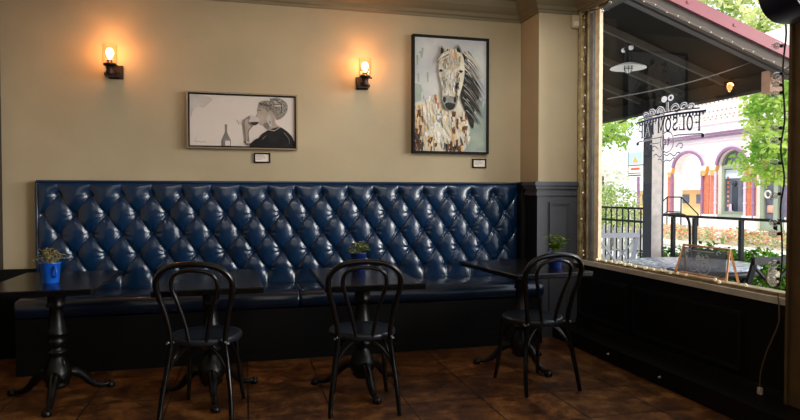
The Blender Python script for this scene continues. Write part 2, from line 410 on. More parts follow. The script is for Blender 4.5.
# ------------------------------------------------------------------ banquette
BX0, BX1 = -1.56, 2.50
root = thing('tufted_banquette', 'long blue leather banquette with diamond-tufted back along the rear wall', 'bench', ((BX0+BX1)/2, 5.4, 0))
ox, oy = (BX0+BX1)/2, 5.4
Z0, Z1 = .50, 1.385
bx0, pz = .425, .229
def tuft(x, z):
    z0 = 1.285; zb = z0-.64
    u = (x-bx0)/pz
    fu = u-math.floor(u)
    if z > z0 or z < zb:
        zz = (z-z0) if z > z0 else (zb-z)
        puff = math.sin(PI*fu)**2; e = min(fu, 1-fu)
        db = math.hypot(min(fu, 1-fu)*pz, zz)
        k = max(0, 1-zz/.11)
        h = .026*(puff**.34)*(.35+.65*k)+.012*(1-k)
        crease = .006*math.exp(-e/.02)*k+.007*math.exp(-e/.03)*(1-k)
    else:
        v = (z-z0)/.32
        a = u+v; b = u-v
        fa = a-math.floor(a); fb = b-math.floor(b)
        puff = math.sin(PI*fa)*math.sin(PI*fb); e = min(fa, 1-fa, fb, 1-fb)
        db = 9
        for i in (round(a), ):
            for j in (round(b),):
                uu = (i+j)/2; vv = (i-j)/2
                db = math.hypot((u-uu)*pz, (v-vv)*.32)
                ang = math.atan2((v-vv)*.32, (u-uu)*pz)
        h = .026*(puff**.34)
        crease = .006*math.exp(-e/.02)
        seed = (round(a)*12.9898+round(b)*78.233)
        ph = seed % 6.28
        h += .0030*math.sin(ang*8+ph)*math.exp(-((db-.042)/.028)**2)*(.5+.5*math.sin(seed*3.1+ang))
        # doubled pleat fold beside one crease
        h -= .0035*math.exp(-((min(fa, 1-fa)-.07)/.018)**2)*math.exp(-(db/.11)**2)
    h -= crease
    h -= .034*math.exp(-db/.030)
    ed = min(x-BX0, BX1-x, Z1-z)
    h = h*(1-math.exp(-max(ed, 0)/.03)) - .02*math.exp(-max(ed, 0)/.012)
    return h
NX, NZ = 560, 122
bk = MB(); vs = []
for j in range(NZ+1):
    z = Z0+(Z1-Z0)*j/NZ
    for i in range(NX+1):
        x = BX0+(BX1-BX0)*i/NX
        vs.append((x-ox, 5.315-tuft(x, z)-oy, z))
fs = [[j*(NX+1)+i, j*(NX+1)+i+1, (j+1)*(NX+1)+i+1, (j+1)*(NX+1)+i] for j in range(NZ) for i in range(NX)]
bk.add(vs, fs, 0, True)
b2 = len(bk.v)
bk.bx(BX0-ox, BX1-ox, 5.335-oy, 5.398-oy, Z0, Z1-.002)
back = bk.build('backrest', M_leather, root)
tb = MB(); tb.tube([(BX0-ox, 5.325-oy, Z1), (BX1-ox, 5.325-oy, Z1)], .012, seg=8); tb.bx(BX0-ox, BX1-ox, 5.325-oy, 5.398-oy, Z1-.01, Z1+.01)
tb.tube([(BX0-ox, 5.33-oy, Z0), (BX0-ox, 5.33-oy, Z1)], .012, seg=8)
tb.build('edge_piping', M_leather, root)
# buttons
bm0 = None; nb = 0
for r in range(5):
    z = 1.285-.16*r
    k = -12
    while k < 12:
        x = bx0+(k+(.5 if r % 2 else 0))*pz; k += 1
        if BX0+.03 < x < BX1-.03:
            if bm0 is None:
                bm0 = MB(); bm0.sphere((0, 0, 0), (.012, .007, .012), seg=10, rings=6); bm0 = bm0.build('button', M_leather, root); bb = bm0
            else:
                bb = bm0.copy(); COL.objects.link(bb); bb.parent = root
            bb.location = (x-ox, 5.315-tuft(x, z)-.006-oy, z)
# seat cushions with rounded nosing
def cushion(x0, x1):
    prof = [(5.36, .40), (4.84, .40), (4.80, .415), (4.785, .45), (4.785, .48), (4.80, .515), (4.84, .535), (4.9, .542), (5.1, .545), (5.36, .53)]
    prof = [(p[0]-oy, p[1]) for p in prof]
    mb = MB(); n = len(prof); vs = []
    xs = [x0, x0+.006, x0+.02]+[x0+.02+(x1-x0-.04)*i/14 for i in range(1, 14)]+[x1-.02, x1-.006, x1]
    for i, x in enumerate(xs):
        ins = .018 if i in (0, len(xs)-1) else (.006 if i in (1, len(xs)-2) else 0)
        cy = (5.07-oy, .47)
        for (y, z) in prof:
            wv = .004*math.sin(x*7+y*9)
            vs.append((x-ox, y+(cy[0]-y)*ins*2, z+(cy[1]-z)*ins*6+(wv if z > .5 else 0)))
    fs = [[i*n+k, (i+1)*n+k, (i+1)*n+(k+1) % n, i*n+(k+1) % n] for i in range(len(xs)-1) for k in range(n)]
    mb.add(vs, fs, 0, True); mb.add(vs[:n], [list(range(n))[::-1]]); mb.add(vs[-n:], [list(range(n))])
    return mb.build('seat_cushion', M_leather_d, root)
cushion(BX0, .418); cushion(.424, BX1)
bp = MB(); bp.bx(BX0-ox, BX1-ox, 4.83-oy, 5.395-oy, .0, .398); bp.bx(BX0-ox, BX1-ox, 4.822-oy, 4.83-oy, 0, .07)
bp.build('base_panel', M_black, root)

# ------------------------------------------------------------------ tables
def make_table():
    t = thing('pedestal_table', '', 'table')
    tp = MB(); tp.box((0, 0, .73), (.61, .92, .036), bev=.006); tp.build('table_top', M_table, t)
    MB().box((0, 0, .700), (.30, .30, .022)).build('mounting_plate', M_iron, t)
    c = MB(); c.lathe([(0.0671, .688), (0.0671, .67), (0.0512, .655), (0.0488, .60), (0.0561, .585), (0.0415, .575), (0.0366, .56), (0.0439, .50), (0.0525, .44), (0.0610, .42), (0.0610, .405), (0.0415, .395), (0.0537, .375), (0.0561, .35), (0.0439, .335), (0.0366, .32), (0.0586, .305), (0.0610, .295), (0.0390, .285), (0.0439, .26), (0.0634, .22), (0.0805, .18), (0.0854, .15), (0.0756, .12), (0.0610, .105), (0.0708, .095), (0.0488, .07)][::-1], seg=28)
    c.build('column', M_iron, t)
    for k in range(3):
        a = math.radians(-85+120*k)
        pts = smooth_path([(.03, 0, .13), (.09, 0, .155), (.15, 0, .12), (.20, 0, .065), (.255, 0, .03), (.31, 0, .026), (.335, 0, .032)], 5)
        R = Matrix.Rotation(a, 3, 'Z'); n = len(pts)
        rs = [.034-.018*min(1, i/(n*.75)) for i in range(n)]
        m = MB(); m.tube([R @ p for p in pts], rs, seg=10)
        m.lathe([(.014, 0), (.026, .001), (.029, .015), (.024, .032), (.012, .038)], c=tuple(R @ Vector((.33, 0, 0))), seg=12)
        m.build('leg', M_iron, t)
    return t
T_LAB = [('black pedestal table bearing the bright blue handled pot', -1.14, 4.245, 0),
         ('black pedestal table with an empty top and no pot', -.205, 4.075, 1.5),
         ('black pedestal table bearing the pale sage plant in a blue pot', .76, 4.0, 0),
         ('black pedestal table nearest the window bearing the leafy green herb', 2.02, 4.235, 5)]
t0 = make_table(); tabs = []
for i, (lb, x, y, rz) in enumerate(T_LAB):
    o = t0 if i == 0 else copy_tree(t0)
    o.location = (x, y, 0); o.rotation_euler.z = math.radians(rz); tabs.append(o)
for o, (lb, x, y, rz) in zip(tabs, T_LAB): tag(o, lb, 'table', 'pedestal tables before the banquette')

# ------------------------------------------------------------------ bentwood chairs
def make_chair():
    c = thing('bentwood_chair', '', 'chair')
    s = MB(); s.lathe([(0, .462), (.12, .460), (.165, .465), (.185, .470), (.198, .467), (.203, .455), (.203, .440), (.196, .430), (.17, .428), (0, .430)][::-1], seg=40, squash=1.0)
    s.build('seat', M_seat, c)
    half = [(-.20, -.255, .006), (-.188, -.222, .16), (-.166, -.19, .33), (-.152, -.185, .47), (-.175, -.205, .62), (-.205, -.235, .74), (-.198, -.262, .825), (-.13, -.285, .885)]
    ctrl = half+[(0, -.292, .903)]+[(-x, y, z) for x, y, z in half[::-1]]
    p = smooth_path(ctrl, 7); n = len(p)
    rs = [.0125+.004*math.sin(PI*i/(n-1))**.5 for i in range(n)]
    MB().tube(p, rs, seg=10).build('back_frame', M_chair, c)
    half = [(-.048, -.188, .455), (-.068, -.198, .56), (-.100, -.222, .68), (-.126, -.245, .775), (-.10, -.268, .845)]
    p = smooth_path(half+[(0, -.278, .868)]+[(-x, y, z) for x, y, z in half[::-1]], 7)
    MB().tube(p, .0115, seg=10).build('inner_hoop', M_chair, c)
    for sx in (-1, 1):
        p = smooth_path([(sx*.135, .135, .45), (sx*.145, .155, .30), (sx*.160, .180, .12), (sx*.172, .20, .004)], 5); n = len(p)
        MB().tube(p, [.018-.006*i/(n-1) for i in range(n)], seg=10).build('leg', M_chair, c)
    # bent braces arching under the seat between neighbouring legs
    A = [(-.174, -.20, .25), (.174, -.20, .25), (.148, .16, .25), (-.148, .16, .25)]
    for i in range(4):
        a = Vector(A[i]); b = Vector(A[(i+1) % 4]); inn = -((a+b)/2); inn.z = 0; inn.normalize()
        ctrl = [a, a.lerp(b, .1)+Vector((0, 0, .085))+inn*.02, a.lerp(b, .3)+Vector((0, 0, .160))+inn*.045, a.lerp(b, .5)+Vector((0, 0, .174))+inn*.05, a.lerp(b, .7)+Vector((0, 0, .160))+inn*.045, a.lerp(b, .9)+Vector((0, 0, .085))+inn*.02, b]
        MB().tube(smooth_path(ctrl, 5), .0085, seg=8).build('brace', M_chair, c)
    for sx in (-1, 1):
        m = MB(); m.box((sx*.158, -.17, .445), (.022, .05, .008), rz=sx*.3); m.sphere((sx*.158, -.203, .455), .006, seg=8, rings=5)
        tag(m.build('bracket', M_metal, c), 'small metal bracket joining seat and back')
    return c
C_LAB = [('black bentwood chair turned slightly, at the table with no pot', -.215, 3.79, -12),
         ('black bentwood chair at the table with the pale sage plant', .70, 3.69, -7),
         ('black bentwood chair nearest the window, its pale-lit round seat showing', 1.89, 3.79, 6)]
c0 = make_chair(); chs = []
for i, (lb, x, y, rz) in enumerate(C_LAB):
    o = c0 if i == 0 else copy_tree(c0)
    o.location = (x, y, 0); o.rotation_euler.z = math.radians(rz); chs.append(o)
for o, (lb, *_r) in zip(chs, C_LAB): tag(o, lb, 'chair', 'bentwood chairs')

# ------------------------------------------------------------------ potted plants
def leaf(mb, p, d, L, W, up=Vector((0, 0, 1)), mi=0, cup=.2):
    d = d.normalized(); sd = d.cross(up)
    sd = sd.normalized() if sd.length > 1e-3 else Vector((1, 0, 0))
    nn = sd.cross(d)
    a = p; b = p+d*L*.35+sd*W*.5+nn*L*cup*.4; c = p+d*L*.75+sd*W*.38+nn*L*cup*.3; t = p+d*L-nn*L*cup*.2
    e = p+d*L*.75-sd*W*.38+nn*L*cup*.3; f = p+d*L*.35-sd*W*.5+nn*L*cup*.4; m = p+d*L*.55
    mb.add([a, b, c, t, e, f, m], [[0, 1, 6], [1, 2, 6], [2, 3, 6], [3, 4, 6], [4, 5, 6], [5, 0, 6]], mi, True)
def pot_plant(label, loc, rz, potm, leafm, kind):
    t = thing('potted_plant', label, 'plant', loc, rz, 'blue potted plants on the tables')
    hgt = .125 if kind != 2 else .11; r1 = .043; r2 = .056
    p = MB(); p.lathe([(0, 0), (r1, 0), (r1+.002, .004), (r2, hgt-.008), (r2+.004, hgt-.006), (r2+.004, hgt), (r2-.002, hgt), (r2-.006, hgt-.02), (0, hgt-.021)], seg=28)
    pt = p.build('pot', potm, t)
    MB().lathe([(r2-.006, hgt-.019), (.03, hgt-.012), (0, hgt-.010)], seg=20).build('soil', M_soil, t)
    if kind == 0:
        q = MB(); pts = [(.052+.034*math.sin(a), 0, .072+.034*math.cos(a)) for a in [PI*k/12 for k in range(13)]]
        R = Matrix.Rotation(math.radians(-55), 3, 'Z')
        q.tube([R @ Vector(x) for x in pts], .007, seg=8); q.build('handle', potm, t)
    f = MB(); rnd = random.Random(kind+5)
    stems = MB()
    if kind in (0, 1):
        for k in range(46 if kind == 0 else 40):
            a = rnd.uniform(0, 2*PI); e = rnd.uniform(.1, 1.35); R = rnd.uniform(.045, .085 if kind == 0 else .07)
            tip = Vector((math.cos(a)*math.cos(e)*R*1.15, math.sin(a)*math.cos(e)*R*1.15, hgt+.005+math.sin(e)*R))
            stems.tube([Vector((math.cos(a)*.015, math.sin(a)*.015, hgt-.012)), tip*.6+Vector((0, 0, hgt*.45)), tip], .0016, seg=5)
            for j in range(6 if kind == 0 else 5):
                aa = a+j*1.2+rnd.uniform(-.3, .3)
                d = Vector((math.cos(aa), math.sin(aa), rnd.uniform(-.4, .7)))
                leaf(f, tip, d, rnd.uniform(.018, .028) if kind == 0 else rnd.uniform(.026, .036), .013 if kind == 0 else .021)
    else:
        for k in range(16):
            a = rnd.uniform(0, 2*PI); R = rnd.uniform(.02, .09); H = rnd.uniform(.05, .12)
            tip = Vector((math.cos(a)*R, math.sin(a)*R, hgt+H))
            mid = Vector((math.cos(a)*R*.4, math.sin(a)*R*.4, hgt+H*.5))
            stems.tube([Vector((math.cos(a)*.01, math.sin(a)*.01, hgt-.012)), mid, tip], .0018, seg=5)
            for q, base in ((0, tip), (1, mid)):
                for j in range(4):
                    aa = a+j*PI/2+rnd.uniform(-.4, .4)
                    leaf(f, base, Vector((math.cos(aa), math.sin(aa), rnd.uniform(-.1, .5))), rnd.uniform(.034, .052), .027)
    stems.build('stems', leafm, t); f.build('foliage', leafm, t)
    return t
pot_plant('bright blue handled pot with dry straw-coloured flowers', (-1.135, 4.12, .748), 0, M_pot, M_succ, 0)
pot_plant('round blue pot of pale sage leaves behind the middle chair', (.785, 4.27, .748), 0, M_pot_d, M_succ2, 1)
pot_plant('dark blue pot of fresh green herb beside the window', (2.215, 4.08, .748), 0, M_pot_d, M_basil, 2)

# ------------------------------------------------------------------ sconces
def sconce(label, xg, xp):
    t = thing('wall_sconce', label, 'wall light', (xp, 5.4, 2.27), 0, 'glass wall sconces')
    dx = xg-xp
    MB().bx(-.055, .055, -.018, -.001, -.055, .055, bev=.004).build('backplate', M_sconce, t)
    a = MB(); a.tube(smooth_path([(0, -.02, -.005), (dx*.5, -.06, -.012), (dx, -.105, .0), (dx, -.13, .03)], 5), .009, seg=10)
    a.sphere((dx*.5, -.05, .0), .017); a.tube([(dx+.028, -.13, .028), (dx+.05, -.13, .028)], .006, seg=8); a.sphere((dx+.055, -.13, .028), .009, seg=8, rings=6)
    a.lathe([(0, -.052), (.026, -.05), (.034, -.03), (.024, -.005), (.032, .012), (.02, .02)], c=(dx, -.13, 0), seg=20)
    a.bx(dx-.05, dx+.05, -.10, -.02, -.045, -.02); a.build('arm', M_sconce, t)
    MB().lathe([(0, .012), (.022, .016), (.046, .028), (.05, .036), (.05, .042), (.02, .043), (.018, .075), (0, .076)], c=(dx, -.13, 0), seg=24).build('socket', M_sconce, t)
    MB().lathe([(.047, .043), (.053, .046), (.055, .06), (.055, .195), (.053, .195), (.053, .06), (.046, .046)], c=(dx, -.13, 0), seg=32).build('glass_shade', M_shade, t)
    bl = MB(); bl.lathe([(.011, .076), (.012, .09), (.022, .105), (.028, .125), (.026, .145), (.015, .160), (0, .165)], c=(dx, -.13, 0), seg=18); bl.build('bulb', M_bulb, t)
    l = bpy.data.lights.new('sconce_glow', 'POINT'); l.energy = 30; l.color = (1, .37, .12); l.shadow_soft_size = .03
    lo = bpy.data.objects.new('sconce_glow', l); COL.objects.link(lo); lo.location = (xp+dx, 5.27, 2.27+.13); lo.location = (xp+dx, 5.265, 2.41)
    return t
sconce('lit glass wall sconce above the long portrait painting\'s far side, nearest the corner upright', -1.012, -.99)
sconce('lit glass wall sconce beside the horse painting', 1.03, 1.025)

# ------------------------------------------------------------------ paintings
def stroke(mb, pts, w0, w1, y, mi):
    P = [Vector((p[0], 0, p[1])) for p in pts]; n = len(P); vs = []
    for i, p in enumerate(P):
        t = (P[min(i+1, n-1)]-P[max(i-1, 0)]).normalized(); s = Vector((t.z, 0, -t.x))
        k = i/(n-1); w_ = (w0+(w1-w0)*k)/2
        vs += [(p.x+s.x*w_, y, p.z+s.z*w_), (p.x-s.x*w_, y, p.z-s.z*w_)]
    mb.add(vs, [[2*i, 2*i+2, 2*i+3, 2*i+1] for i in range(n-1)], mi)
def shape(mb, pts, y, mi):
    mb.add([(p[0], y, p[1]) for p in pts], [list(range(len(pts)))], mi)
def catm(pts, n=4, closed=True):
    return [(p.x, p.y) for p in smooth_path([(a, b, 0) for a, b in pts], n, closed)]
def paint(name, c, c2, sc=20): return mat(name, c, .65, col2=c2, vscale=sc, spec=.2)

# horse painting: canvas 0.70 x 1.03
HX, HZ, HW, HH = 1.849, 2.194, .735, 1.068
t = thing('horse_painting', 'tall black-framed painting of a pale horse with dark mane', 'painting', (HX, 5.4, HZ))
fr = MB(); W, Hh = HW/2, HH/2; d = .055
for a in ((-W, -W+.02, -Hh, Hh), (W-.02, W, -Hh, Hh), (-W+.02, W-.02, -Hh, -Hh+.02), (-W+.02, W-.02, Hh-.02, Hh)):
    fr.bx(a[0], a[1], -d, -.001, a[2], a[3])
fr.build('frame', M_frameblk, t)
cw, ch = HW/2-.021, HH/2-.021
def H(p):   # photo-like picture coordinates of the canvas to metres on the canvas
    u = (p[0]-414.5)/(485.5-414.5); top = 37.5+4.5*u; bot = 152.3+1.5*u
    v = (p[1]-top)/(bot-top)
    return (-cw+2*cw*min(max(u, 0), 1), ch-2*ch*min(max(v, 0), 1))
cv = MB()
hp = [paint('h_sky', (176, 178, 184), (196, 198, 196), 5), paint('h_black', (22, 24, 26), (52, 52, 50), 30), paint('h_cream', (222, 212, 190), (190, 186, 176), 9),
      paint('h_grey', (150, 150, 146), (116, 116, 112), 16), paint('h_brown', (120, 76, 48), (74, 50, 40), 14), paint('h_tan', (196, 160, 122), (226, 196, 150), 14),
      paint('h_rust', (186, 106, 62), (150, 82, 50), 20), paint('h_sage', (158, 168, 154), (136, 150, 146), 8), paint('h_white', (232, 230, 224), (214, 214, 214), 12), paint('h_dark', (64, 52, 48), (96, 76, 64), 16)]
cv.bx(-cw, cw, -.035, -.002, -ch, ch, 0)
yy = [-.0355]
def L(pts, mi, sm=True):
    yy[0] -= .0002; shape(cv, [H(p) for p in (catm(pts) if sm else pts)], yy[0], mi)
def S(pts, w0, w1, mi):
    yy[0] -= .00003; stroke(cv, [H(p) for p in pts], w0, w1, yy[0], mi)
L([(414.6, 84), (421, 86), (424, 100), (414.6, 104)], 7, False); L([(470, 105), (485, 100), (485.4, 153), (458, 153), (466, 140)], 7, False)
for k in range(16): 
    x = random.uniform(415, 432); y = random.uniform(45, 95); S([(x, y), (x+random.uniform(-1, 1), y+random.uniform(6, 14))], .02, .012, random.choice((0, 0, 7)))
for k in range(14):
    x = random.uniform(468, 484); y = random.uniform(95, 140); S([(x, y), (x-random.uniform(1, 4), y+random.uniform(5, 12))], .02, .01, random.choice((0, 7, 3)))
# body
L([(414.7, 107), (418, 104), (426, 102), (433, 97), (440, 94), (458, 100), (464, 112), (468, 124), (468.5, 132), (466, 143), (462, 152.6), (440, 153), (414.7, 152.4)], 2)
def inside(x, y, cx, cy, rx, ry): return ((x-cx)/rx)**2+((y-cy)/ry)**2 < 1
for k in range(430):
    x = random.uniform(415, 468); y = random.uniform(97, 151)
    if x < 426 and y < 105: continue
    if y < 111 and x > 440: continue
    if x > 464-max(0, y-140)*.3 and y > 140: continue
    if inside(x, y, 457, 110, 0.1, .1): continue
    m_ = random.choice((2, 2, 8, 8, 2, 2, 5))
    if x < 423: m_ = random.choice((5, 5, 2, 5, 4)) if y < 132 else random.choice((9, 9, 4, 1))
    elif inside(x, y, 431, 142, 5, 6): m_ = random.choice((4, 5, 5, 4))
    elif inside(x, y, 454, 126, 4.5, 17): m_ = random.choice((4, 5, 4, 5, 2))
    elif inside(x, y, 450, 148, 10, 6.5): m_ = random.choice((9, 9, 1, 4))
    elif inside(x, y, 463, 136, 3.5, 9): m_ = random.choice((4, 5, 2, 4))
    elif x > 457: m_ = random.choice((5, 2, 2, 8, 4))
    elif inside(x, y, 438, 124, 4, 16): m_ = random.choice((3, 8, 8, 8, 2))
    S([(x, y), (x+random.uniform(-.8, .8), y+random.uniform(3, 8))], random.uniform(.016, .034), random.uniform(.006, .014), m_)
for (x, y, m) in ((434.5, 98, 6), (435, 101, 6), (437, 106, 6), (456, 146, 9), (447, 148, 4)): S([(x, y-2), (x, y+4)], .02, .012, m)
# black mane mass
L([(461, 54), (466, 60), (468, 74), (474, 88), (478, 98), (474, 104), (473, 116), (472, 130), (468, 124), (463, 110), (459, 98), (462, 80), (462, 66)], 1)
for k in range(120):
    x = random.uniform(461, 468); y = random.uniform(52, 112); l = random.uniform(8, 17)
    pts = [(x, y), (x+l*.35, y+l*.35), (x+l*.7, y+l*.85), (x+l*.95, y+l*1.25)]
    if pts[-1][0] > 485: continue
    S(pts, .010, .002, random.choice((1, 1, 1, 3, 9)) if y > 70 else random.choice((3, 5, 8, 3, 1, 2)))
# ears, head
L([(438.6, 56), (439.2, 51), (440, 46.5), (442.4, 49.5), (443.8, 54), (441.5, 57)], 3); L([(439.3, 54), (440, 48.5), (442.4, 52), (441.6, 55)], 1)
L([(453.5, 55), (454, 49), (456, 45.5), (459.5, 50), (459.5, 56)], 3); L([(455, 53.5), (456, 48), (458.6, 51.5), (458, 55)], 1)
L([(438.8, 60), (437.2, 68), (438, 77), (440, 87), (441, 98), (442.6, 107), (447, 111), (452, 110.3), (455.5, 104), (458.5, 95), (461.5, 84), (463, 72), (461.5, 58), (456, 53), (447, 51), (441, 54)], 2)
for k in range(420):
    y = random.uniform(55, 103); w0_ = 10.5-(y-55)*.06; xc = 450.2-(y-55)*.045; x = xc+random.uniform(-w0_, w0_)*.92
    f_ = (x-xc)/w0_
    if f_ < -.55: m_ = random.choice((3, 3, 8, 2))
    elif f_ > .5: m_ = random.choice((3, 3, 1, 9, 5) if y > 74 else (3, 5, 2))
    elif inside(x, y, 450, 66, 3, 6): m_ = random.choice((5, 2, 2))
    else: m_ = random.choice((2, 8, 8, 2, 3))
    S([(x, y), (x-.3+random.uniform(-.5, .5), y+random.uniform(2, 5.5))], random.uniform(.006, .014), .003, m_)
L([(441, 101), (444, 97), (450, 98), (455, 100), (455, 106), (451.5, 111), (446.5, 111.5), (442.5, 108)], 3); L([(443, 106), (446.5, 104), (451, 105), (453.5, 106), (451, 111), (446, 111)], 1)
for cx in (442.7, 453): L([(cx-1, 99), (cx+.8, 98.5), (cx+1.4, 102), (cx, 104.6), (cx-1.3, 102)], 1)
for cx, cy in ((439.3, 72.3), (458.8, 73.2)): L([(cx-2, cy-.6), (cx, cy-1.5), (cx+2, cy-.2), (cx, cy+1.2)], 1)
for k in range(10): S([(455+random.uniform(-1.5, 2), 84+random.uniform(-2, 5)), (456+random.uniform(-2, 2), 90+random.uniform(-1, 3))], .006, .003, 1)
for k in range(46):
    x = random.uniform(441, 457); s_ = -1 if x < 449 else 1
    S([(449+(x-449)*.6, 50.5), (x-1, 56), (x+s_*random.uniform(0, 3.5)-1.5, random.uniform(60, 68))], .009, .002, random.choice((2, 8, 5, 3, 5, 1)))
for k in range(18):
    y = random.uniform(51, 58); S([(447, y), (441, y+3), (436-random.uniform(-1, 1), y+9)], .008, .002, random.choice((2, 8, 3, 1)))
cv.build('canvas', hp, t)

# portrait painting
PXc, PZc, PW, PH = .0015, 1.904, .905, .472
t = thing('portrait_painting', 'long silver-framed monochrome painting of a woman sipping wine', 'painting', (PXc, 5.4, PZc))
fr = MB(); W, Hh = PW/2, PH/2
for (o, i, d, mi) in ((0, .012, .05, 0), (.012, .024, .042, 1)):
    for a in ((-W+o, -W+i, -Hh+o, Hh-o), (W-i, W-o, -Hh+o, Hh-o), (-W+i, W-i, -Hh+o, -Hh+i), (-W+i, W-i, Hh-i, Hh-o)):
        fr.bx(a[0], a[1], -d, -.001, a[2], a[3], mi)
fr.build('frame', [M_framesil, M_frameblk], t)
cw2, ch2 = PW/2-.024, PH/2-.024
def H(p):
    u = (p[0]-190)/(295-190); top = 94+2.2*u; bot = 147+1.3*u
    v = (p[1]-top)/(bot-top)
    return (-cw2+2*cw2*min(max(u, 0), 1), ch2-2*ch2*min(max(v, 0), 1))
cv = MB(); cv.bx(-cw2, cw2, -.03, -.002, -ch2, ch2, 0)
pp = [paint('p_ground', (212, 200, 194), (204, 192, 186), 3), paint('p_smudge', (178, 168, 164), (196, 186, 180), 9), paint('p_black', (20, 20, 22), (34, 34, 38), 12),
      paint('p_hair', (104, 96, 90), (158, 148, 138), 60), paint('p_skin', (176, 160, 150), (156, 142, 132), 10), paint('p_shadow', (132, 122, 116), (112, 104, 98), 12), paint('p_wine', (50, 36, 36), (70, 50, 48), 10), paint('p_bottle', (96, 94, 92), (130, 126, 122), 16), paint('p_glass', (182, 176, 172), (194, 186, 182), 8)]
yy = [-.0305]
L([(191, 96), (206, 96), (212, 99), (208, 104), (203, 108), (198, 107), (193, 112), (191, 118)], 1)
L([(224.2, 125), (224.2, 133), (222, 138), (220.5, 142), (220.5, 147.5), (230, 147.6), (230, 141), (228, 137), (226.4, 133), (226.4, 125)], 7, False); L([(224.1, 125), (224.3, 132), (226.2, 132), (226.4, 125)], 5, False)
L([(224.5, 142), (229.3, 142), (229.3, 147), (224.5, 147)], 0, False)
S([(194, 143), (196, 142), (197, 144), (199, 142.5), (200, 143.8), (203, 143.2), (206, 143.6)], .004, .003, 5); S([(195, 140), (196, 139)], .004, .003, 5)
# face, neck, hair
L([(259, 103), (257.3, 107), (256.8, 110.5), (257.2, 113), (255.2, 116.4), (257, 118), (257.4, 120.4), (258.4, 122), (259, 124.2), (261.6, 125.6), (265.5, 124.2), (267.5, 128), (268, 134), (284, 130), (276, 124), (275, 116), (274, 108), (266, 103)], 4)
L([(266, 118), (269.5, 114), (271, 119), (271, 127), (268, 124)], 8); L([(262.5, 125.4), (267, 122.5), (269, 127), (268, 131)], 5); S([(257.3, 107), (256.8, 110.5), (257.2, 113), (255.2, 116.4), (257, 118), (257.2, 120.4), (258.4, 122), (259, 124.2), (261.6, 125.6), (266, 124.4)], .004, .003, 5); S([(269.6, 121), (269.8, 124)], .008, .006, 2)
S([(257.5, 110.2), (259.5, 109.6), (260.8, 110.2)], .006, .003, 2); S([(257.4, 107.6), (260.5, 106.6)], .004, .002, 5); S([(256.6, 119.4), (258.8, 119.8)], .006, .002, 6)
L([(257.3, 105.8), (258.5, 102), (262, 100), (267, 99.6), (271, 100), (274, 103), (275, 108), (276, 115), (273.5, 114), (271, 111), (267, 111.6), (264.5, 108.6), (261, 106.8)], 3)
L([(270, 98.5), (274, 96.8), (280, 97.2), (285.5, 100.2), (288, 105), (287.4, 110.5), (284.6, 115.2), (280.5, 118.6), (276.6, 119.6), (274.8, 116), (274, 109), (272, 103)], 3)
for k in range(26): S([(258+random.uniform(0, 3), 105-random.uniform(0, 3.5)), (265, 101+random.uniform(0, 5)), (272, 103+random.uniform(0, 8))], .0035, .002, random.choice((3, 5, 2, 5)))
for k in range(44):
    a = random.uniform(0, 1)
    S([(272+3*a, 98+10*a), (279+5*a, 98.5+8*a+random.uniform(-1, 1)), (286-3*a, 106+8*a), (280-3*a, 112+6*a)], .004, .002, random.choice((3, 5, 8, 2, 8, 0)))
S([(270, 97.4), (274, 104), (273, 112)], .012, .006, 5); S([(276, 99), (282, 104), (281, 114)], .008, .004, 2)
L([(270.3, 111), (272.3, 112), (271.8, 116.5), (270.2, 117)], 4)
S([(270.6, 117), (270.6, 119.5)], .006, .004, 8)
L([(250, 147.8), (256, 142), (260, 136), (266, 131.5), (273, 128.6), (279.5, 127.4), (285, 130), (290, 134.5), (293.6, 140), (294.6, 148.3), (262, 148)], 2)
S([(266, 129.6), (274, 131.2), (280, 127.4)], .010, .006, 4)
S([(284, 133), (289, 139), (290, 145)], .006, .002, 5); S([(262, 140), (266, 136)], .006, .002, 5)
# wine glass and hand
L([(249.5, 115), (248.6, 121), (250.5, 124.6), (254, 125.6), (257.8, 123.2), (258.6, 118.6)], 8); L([(249, 122.6), (257.9, 122.2), (256.5, 124.8), (253, 125.9), (250, 124.6)], 6)
S([(250, 124.8), (244, 125.8), (238, 122.6)], .004, .003, 5); S([(236, 120), (238.5, 125)], .005, .003, 5)
L([(242.4, 121), (245, 118.6), (248.6, 115.8), (249.6, 118.4), (248, 121), (250.5, 124.4), (252.4, 126.4), (249.4, 130), (248, 134), (248.6, 141), (249.4, 146), (244.6, 146), (243.8, 138), (242.8, 131), (242.2, 126)], 5)
L([(244.4, 122), (247.4, 119), (247.4, 124), (250.4, 127), (247.4, 131), (246.8, 140), (245.4, 141), (244.6, 132)], 4)
for k in range(9): S([(243.6+k*.95, 142.4+.5*math.sin(k*2)), (244.2+k*.95, 144.4)], .007, .005, random.choice((2, 0, 8)))
L([(249, 147.7), (251, 143.4), (258, 139), (262, 144), (262, 147.9)], 2)
cv.build('canvas', pp, t)

def plaque(label, x, z):
    t = thing('caption_plaque', label, 'plaque', (x, 5.4, z), 0, 'caption plaques')
    f = MB(); W, h = .069, .043
    for a in ((-W, -W+.012, -h, h), (W-.012, W, -h, h), (-W+.012, W-.012, -h, -h+.012), (-W+.012, W-.012, h-.012, h)): f.bx(a[0], a[1], -.014, -.001, a[2], a[3])
    f.build('frame', M_frameblk, t)
    p = MB(); p.bx(-W+.011, W-.011, -.008, -.002, -h+.011, h-.011, 0)
    for k, wd in enumerate((.7, .9, .9, .5)): p.bx(-W+.02, -W+.02+(2*W-.05)*wd, -.0086, -.008, h-.022-k*.0115, h-.0195-k*.0115, 1)
    p.build('card', [M_plq, M_ink], t)
plaque('small black-framed caption card under the monochrome portrait painting', .157, 1.597)
plaque('small black-framed caption card under the horse painting', 2.14, 1.575)

